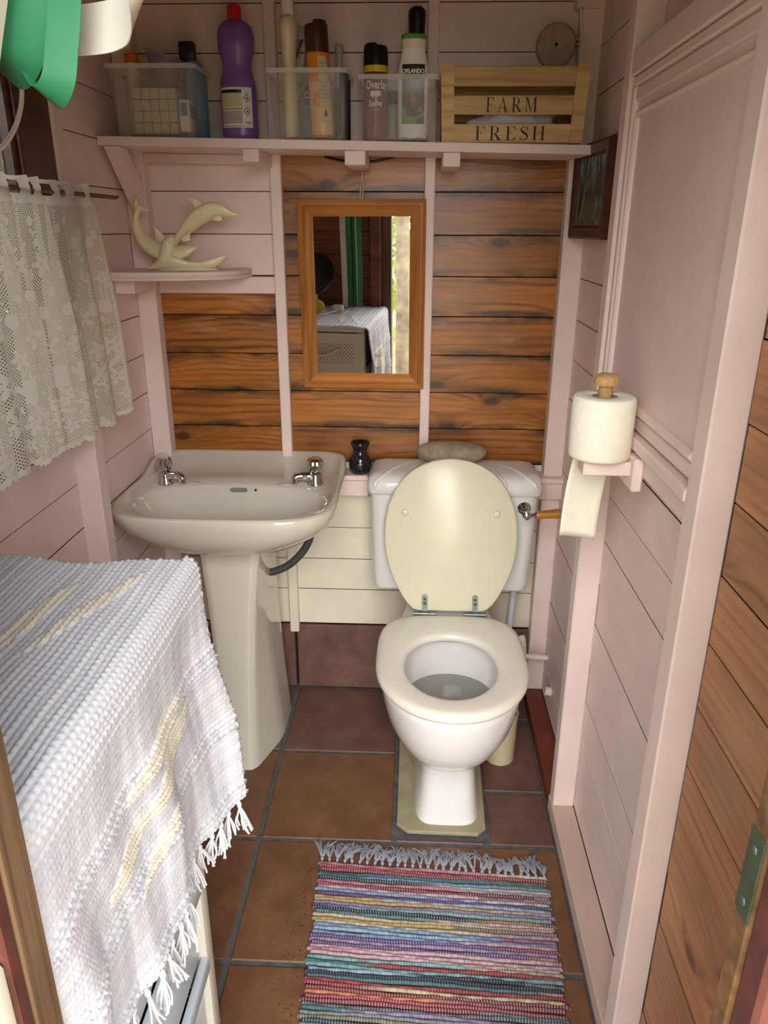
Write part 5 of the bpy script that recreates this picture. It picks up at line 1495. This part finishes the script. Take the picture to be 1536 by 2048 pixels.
ribbon('green_strip', [(-.258, -1.56, 1.975), (-.264, -1.47, 1.72), (-.269, -1.452, 1.60), (-.280, -1.448, 1.545), (-.288, -1.446, 1.524), (-.300, -1.440, 1.517), (-.313, -1.432, 1.532), (-.325, -1.425, 1.565), (-.345, -1.40, 1.64)],
       [X, X, X, (1, .1, .05), (1, .2, -.25), (.75, .25, -.65), (.65, .2, -.75), (.7, .2, -.7), (.8, .2, -.5)], .026, M['green'])
ribbon('green_strip', [(-.315, -1.57, 1.975), (-.305, -1.47, 1.74), (-.303, -1.450, 1.61), (-.308, -1.445, 1.57), (-.320, -1.440, 1.545), (-.335, -1.43, 1.54), (-.355, -1.42, 1.56)],
       [X, X, X, (1, .1, -.15), (.9, .1, -.4), (.6, .1, -.8), (.3, .1, -.9)], .040, M['green'])
ribbon('green_strip', [(-.345, -1.57, 1.975), (-.345, -1.47, 1.70), (-.347, -1.46, 1.56), (-.345, -1.455, 1.507)], [X, X, X, (1, 0, .2)], .026, M['green'])
ribbon('white_strip', [(-.270, -1.57, 1.975), (-.290, -1.49, 1.66), (-.305, -1.478, 1.60), (-.322, -1.475, 1.55), (-.345, -1.47, 1.49)], [(.12, 1, .0)], .030, M['whitepvc'])
for x, m, w in ((-.505, 'whitepvc', .026), (-.482, 'green', .026), (-.463, 'green', .026), (-.448, 'whitepvc', .010), (-.435, 'green', .024)):
    ribbon('white_strip' if m == 'whitepvc' else 'green_strip', [(x + .10, -1.57, 1.975), (x + .02, -1.545, 1.75), (x, -1.535 - .3 * (x + .47), 1.45), (x + .003, -1.535 - .3 * (x + .47), 1.15), (x + .004, -1.535, .975)], [(1, .5 * math.sin(x * 90), 0)], w, M[m])
bm = B(); tube(bm, spline([(-.600, -.848, 1.62), (-.600, -.86, 1.59), (-.603, -.885, 1.556), (-.606, -.93, 1.525), (-.610, -1.02, 1.49), (-.62, -1.2, 1.47), (-.64, -1.5, 1.5)], 6), .0035, 8)
tube(bm, spline([(-.600, -.848, 1.62), (-.62, -.84, 1.75), (-.66, -.83, 1.95), (-.70, -.82, 2.158)], 6), .0035, 8)
solo('white_cable', bm, M['cable'], 'loose white electric cable hanging in front of the left window', 'cable', smooth=60)
# latch block on the left casing
bm = B(); box(bm, -.42, -.304, -1.735, -1.7083, .60, .895, .006)
solo('latch_block', bm, M['cream'], 'cream painted wooden block on the left door frame', 'block', smooth=40)
bm = B(); box(bm, DX1 - .0016, DX1 + .0, -1.679, -1.657, .925, 1.005, .0005)
pl_ = solo('strike_plate', bm, M['plate'], 'green painted metal strike plate on the right door frame', 'strike plate')
for z in (.940, .990):
    bm = B(); lathe(bm, [(.004, 0), (.003, .001)], n=12); bmesh.ops.transform(bm, matrix=Matrix.Translation((DX1 - .0017, -1.668, z)) @ Matrix.Rotation(-PI / 2, 4, 'Y'), verts=bm.verts[:]); part(pl_, 'screw', bm, M['steel'])
# ------------------------------------------------------------------ striped rag rug on the floor
rg = thing('striped_rag_rug', 'multicoloured striped rag rug with grey fringe on the tiled floor before the toilet', 'rug', (.07, -1.1, .001))
cols = dict(red=(150, 30, 45), crim=(176, 40, 60), pink=(205, 125, 145), lpink=(226, 180, 190), teal=(60, 120, 125), dteal=(24, 66, 80), aqua=(125, 178, 180), blue=(130, 165, 210), lblue=(160, 190, 215), navy=(30, 36, 60), purple=(110, 70, 140), lilac=(160, 135, 180), yellow=(205, 170, 80), ochre=(190, 140, 60), cream=(222, 206, 160), orange=(224, 130, 50), peach=(230, 170, 140), grey=(140, 150, 155), dgrey=(80, 86, 92), white=(225, 222, 214), green=(60, 120, 90), olive=(120, 116, 80))
seq = ('pink crim crim dteal teal dteal pink crim lpink blue purple yellow yellow lilac purple navy teal cream yellow cream blue lblue blue purple lilac purple lpink pink lpink aqua teal aqua lblue navy teal crim red red orange crim red dgrey teal grey olive dteal grey dgrey orange orange red orange white lblue navy white aqua pink pink lilac white dgrey white grey lpink peach ochre purple purple blue olive white green grey orange peach teal dteal aqua crim red pink').split()
rp = .0084; nrow = len(seq); nwarp = 92; Wd = .535
A0 = np.array([-.205, -.735]); ang = math.radians(-3.2)
ex = np.array([math.cos(ang), math.sin(ang)]); ey = np.array([.022, -1.0])
V_, F_, Cc = [], [], []
gr = random.Random(11)
nseg = nwarp * 3
prof8 = [(-.5, .0), (-.42, .55), (0, .95), (.42, .55), (.5, .0)]
for r, cn_ in enumerate(seq):
    base = np.array(srgb(*cols[cn_])[:3]); alt = np.array(srgb(*cols[gr.choice(seq)])[:3]) if gr.random() < .55 else base
    cut = gr.uniform(.1, .9); cut2 = gr.uniform(.55, 1.5); alt2 = np.array(srgb(*cols[gr.choice(seq)])[:3]); showwarp = 1.0 if gr.random() < .7 else .45
    base = base * .66; alt = alt * .66; alt2 = alt2 * .66
    wph = gr.uniform(0, 6.28); xo0 = gr.uniform(-.006, .006); xo1 = gr.uniform(-.006, .006)
    first = len(V_)
    for i in range(nseg + 1):
        s = i / nseg
        x = -xo0 * (1 - s) + (Wd + xo1) * s if False else xo0 * (1 - s) + (Wd + xo1) * s
        wob = .0012 * math.sin(s * 14 + wph) + .0018 * math.sin(s * 5 + wph * 2) + .0022 * math.sin(s * 3.1 + 1.3)
        yv = (r + .5) * rp + wob
        puff = 1 + .18 * math.sin(s * 61 + wph)
        wrp = (i + (r % 2)) % 3 == 0
        hz_ = .0060 * puff * (.72 if wrp else 1.)
        endt = min(1, min(i, nseg - i) / 2 + .35)
        for a, b in prof8:
            q = A0 + ex * (x * (1 - .10 * yv)) + ey * (yv + a * rp * 1.08)
            V_.append((q[0], q[1], .0015 + b * hz_ * endt))
    for i in range(nseg):
        s = i / nseg
        t = 1 / (1 + math.exp(-(s - cut) * 40)); c = base * (1 - t) + alt * t
        if s > cut2: c = c * .35 + alt2 * .65
        c = c * (1 + .28 * math.sin(s * 210 + wph * 3) * gr.random() + gr.uniform(-.12, .12))
        if (i + (r % 2) * 1) % 3 == 0: c = c * (1 - showwarp * .62) + np.array(srgb(176, 180, 184)[:3]) * showwarp * .62
        for k in range(4):
            a = first + i * 5 + k
            F_.append((a, a + 1, a + 6, a + 5)); Cc.append(np.clip(c, .004, .9))
me = bpy.data.meshes.new('woven_rows')
L0 = np.array(rg.location)
me.from_pydata((np.array(V_) - L0).tolist(), [], F_)
ac = me.attributes.new('yarn', 'FLOAT_COLOR', 'FACE'); ac.data.foreach_set('color', np.concatenate([np.array(Cc), np.ones((len(Cc), 1))], 1).ravel())
ty = NT('rag_yarn'); ay = ty.n('ShaderNodeAttribute', attribute_name='yarn').outputs['Color']; ny_ = ty.noise(ty.obj(), 420, 2)
ty.set(ty.mix(ty.math('MULTIPLY', ny_, .3), ay, (.08, .08, .09, 1)), .95); me.materials.append(ty.m); shade(me, 60)
o = bpy.data.objects.new('woven_rows', me); COL.objects.link(o); o.parent = rg
M['fringe'] = m_plain('grey_fringe_yarn', srgb(146, 152, 164), .9, var=.12, scale=80)
def ftassel(seed):
    g = random.Random(seed); bm = B()
    tube(bm, [(0, -.002, .003), (0, .003, .0055), (0, .008, .003)], [.002, .0046, .003], 8)
    for k in range(11):
        sx = g.uniform(-1, 1); L = g.uniform(.030, .046)
        p = [(0, .006, .003), (sx * .006, .014, .006 + g.uniform(0, .004)), (sx * .013 + g.uniform(-.003, .003), .014 + L * .45, .005 + g.uniform(0, .006)), (sx * .020 + g.uniform(-.014, .014), .010 + L, .0035 + g.uniform(0, .003))]
        tube(bm, spline(p, 4), .0014, 5)
    bmesh.ops.recalc_face_normals(bm, faces=bm.faces[:])
    me = bpy.data.meshes.new('tassel'); bm.to_mesh(me); bm.free(); shade(me, 60); me.materials.append(M['fringe']); return me
ft_ = [ftassel(k) for k in range(7)]
for k in range(30):
    p = A0 + ex * (Wd * (k + .3) / 29.6) - ey * .000
    o = bpy.data.objects.new('tassel', ft_[k % 7]); COL.objects.link(o); o.parent = rg
    o.location = (p[0] - L0[0], p[1] - L0[1], .0002); o.rotation_euler = (0, 0, ang + random.uniform(-.35, .35)); o.scale = (random.choice((-1, 1)) * random.uniform(.85, 1.1), random.uniform(.85, 1.15), 1)

# crumbs of dirt swept against the rug
g_ = random.Random(5); bm = B()
for _ in range(240):
    t = g_.random(); d = abs(g_.gauss(0, .022))
    x = A0[0] - .012 - d + .022 * t * .4; y = A0[1] - .01 - t * .62 + g_.uniform(-.02, .02); s = g_.uniform(.0006, .0022)
    a = g_.uniform(0, PI); c, q = math.cos(a) * s, math.sin(a) * s
    vs = [bm.verts.new(p) for p in ((x + c, y + q, .0012), (x - q * .6, y + c * .6, .0012), (x - c, y - q, .0012), (x + q * .5, y - c * .5, .0012), (x, y, .0012 + s * .7))]
    for k in range(4): bm.faces.new((vs[k], vs[(k + 1) % 4], vs[4]))
solo('floor_dirt', bm, M['dark'], 'dark crumbs of dirt along the left edge of the striped rug', 'dirt', kind='stuff')
# ------------------------------------------------------------------ outside the door
gd = B(); box(gd, -9, 9, -14, 3, -.12, -.055)
solo('garden_ground', gd, M['ground'], 'pale dry earth outside the shed door', 'ground', kind='structure')
# tree seen through the doorway in the mirror
trr = thing('garden_tree', 'pale-barked tree outside the door seen in the mirror', 'tree', (-.58, -4.0, -.055))
bm = B(); tube(bm, spline([(-.55, -4.0, -.06), (-.55, -4.0, .5), (-.56, -4.02, 1.2), (-.57, -4.05, 2.0), (-.62, -4.1, 6.0)], 6), [float(v) for v in np.linspace(.06, .045, 25)], 18); part(trr, 'trunk', bm, M['bark'], 60)
def leaves(bm, c, r, n, size, seed):
    g = random.Random(seed)
    for _ in range(n):
        while True:
            p = Vector((g.uniform(-1, 1), g.uniform(-1, 1), g.uniform(-1, 1)))
            if p.length < 1: break
        p = Vector((c[0] + p.x * r[0], c[1] + p.y * r[1], c[2] + p.z * r[2]))
        a = Euler((g.uniform(0, 6), g.uniform(0, 6), g.uniform(0, 6))).to_matrix(); s = size * g.uniform(.6, 1.3)
        bm.faces.new([bm.verts.new(p + a @ Vector(q) * s) for q in ((-.9, 0, 0), (0, -.4, .05), (.9, 0, 0), (0, .4, .05))])
bm = B(); leaves(bm, (-.62, -4.1, 6.2), (1.1, 1.0, .8), 2500, .06, 1); part(trr, 'foliage', bm, M['leaf'], kind='stuff')
for k, (x, y, z, rx, rz) in enumerate(((-1.0, -6.2, 1.3, 1.3, 1.5), (1.75, -6.8, 1.1, 1.2, 1.3), (-3.8, -6.4, 1.3, 1.2, 1.5))):
    bh = thing('garden_bush', ['sunlit yellow-green bush behind the tree in the mirror', 'sunlit green bush outside opposite the door', 'sunlit green bush outside to the left of the tree'][k], 'bush', (x, y, -.055), 'bushes outside the door')
    bm = B(); leaves(bm, (x, y, z), (rx, .7, rz), 2600, .08, 20 + k); part(bh, 'foliage', bm, M['leaf'], kind='stuff')
    bm = B(); tube(bm, [(x, y, -.06), (x, y, z)], [.05, .02], 8); part(bh, 'stem', bm, M['bark'], 60)
# dark foliage added outside the left window to dim its light
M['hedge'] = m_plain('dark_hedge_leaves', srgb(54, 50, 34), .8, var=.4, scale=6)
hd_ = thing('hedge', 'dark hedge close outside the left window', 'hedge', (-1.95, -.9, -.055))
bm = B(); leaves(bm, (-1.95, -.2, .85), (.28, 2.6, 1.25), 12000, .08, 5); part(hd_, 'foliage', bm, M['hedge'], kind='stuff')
bm = B(); tube(bm, [(-1.95, -.2, -.06), (-1.95, -.2, 1.3)], [.05, .02], 8); part(hd_, 'stem', bm, M['bark'], 60)
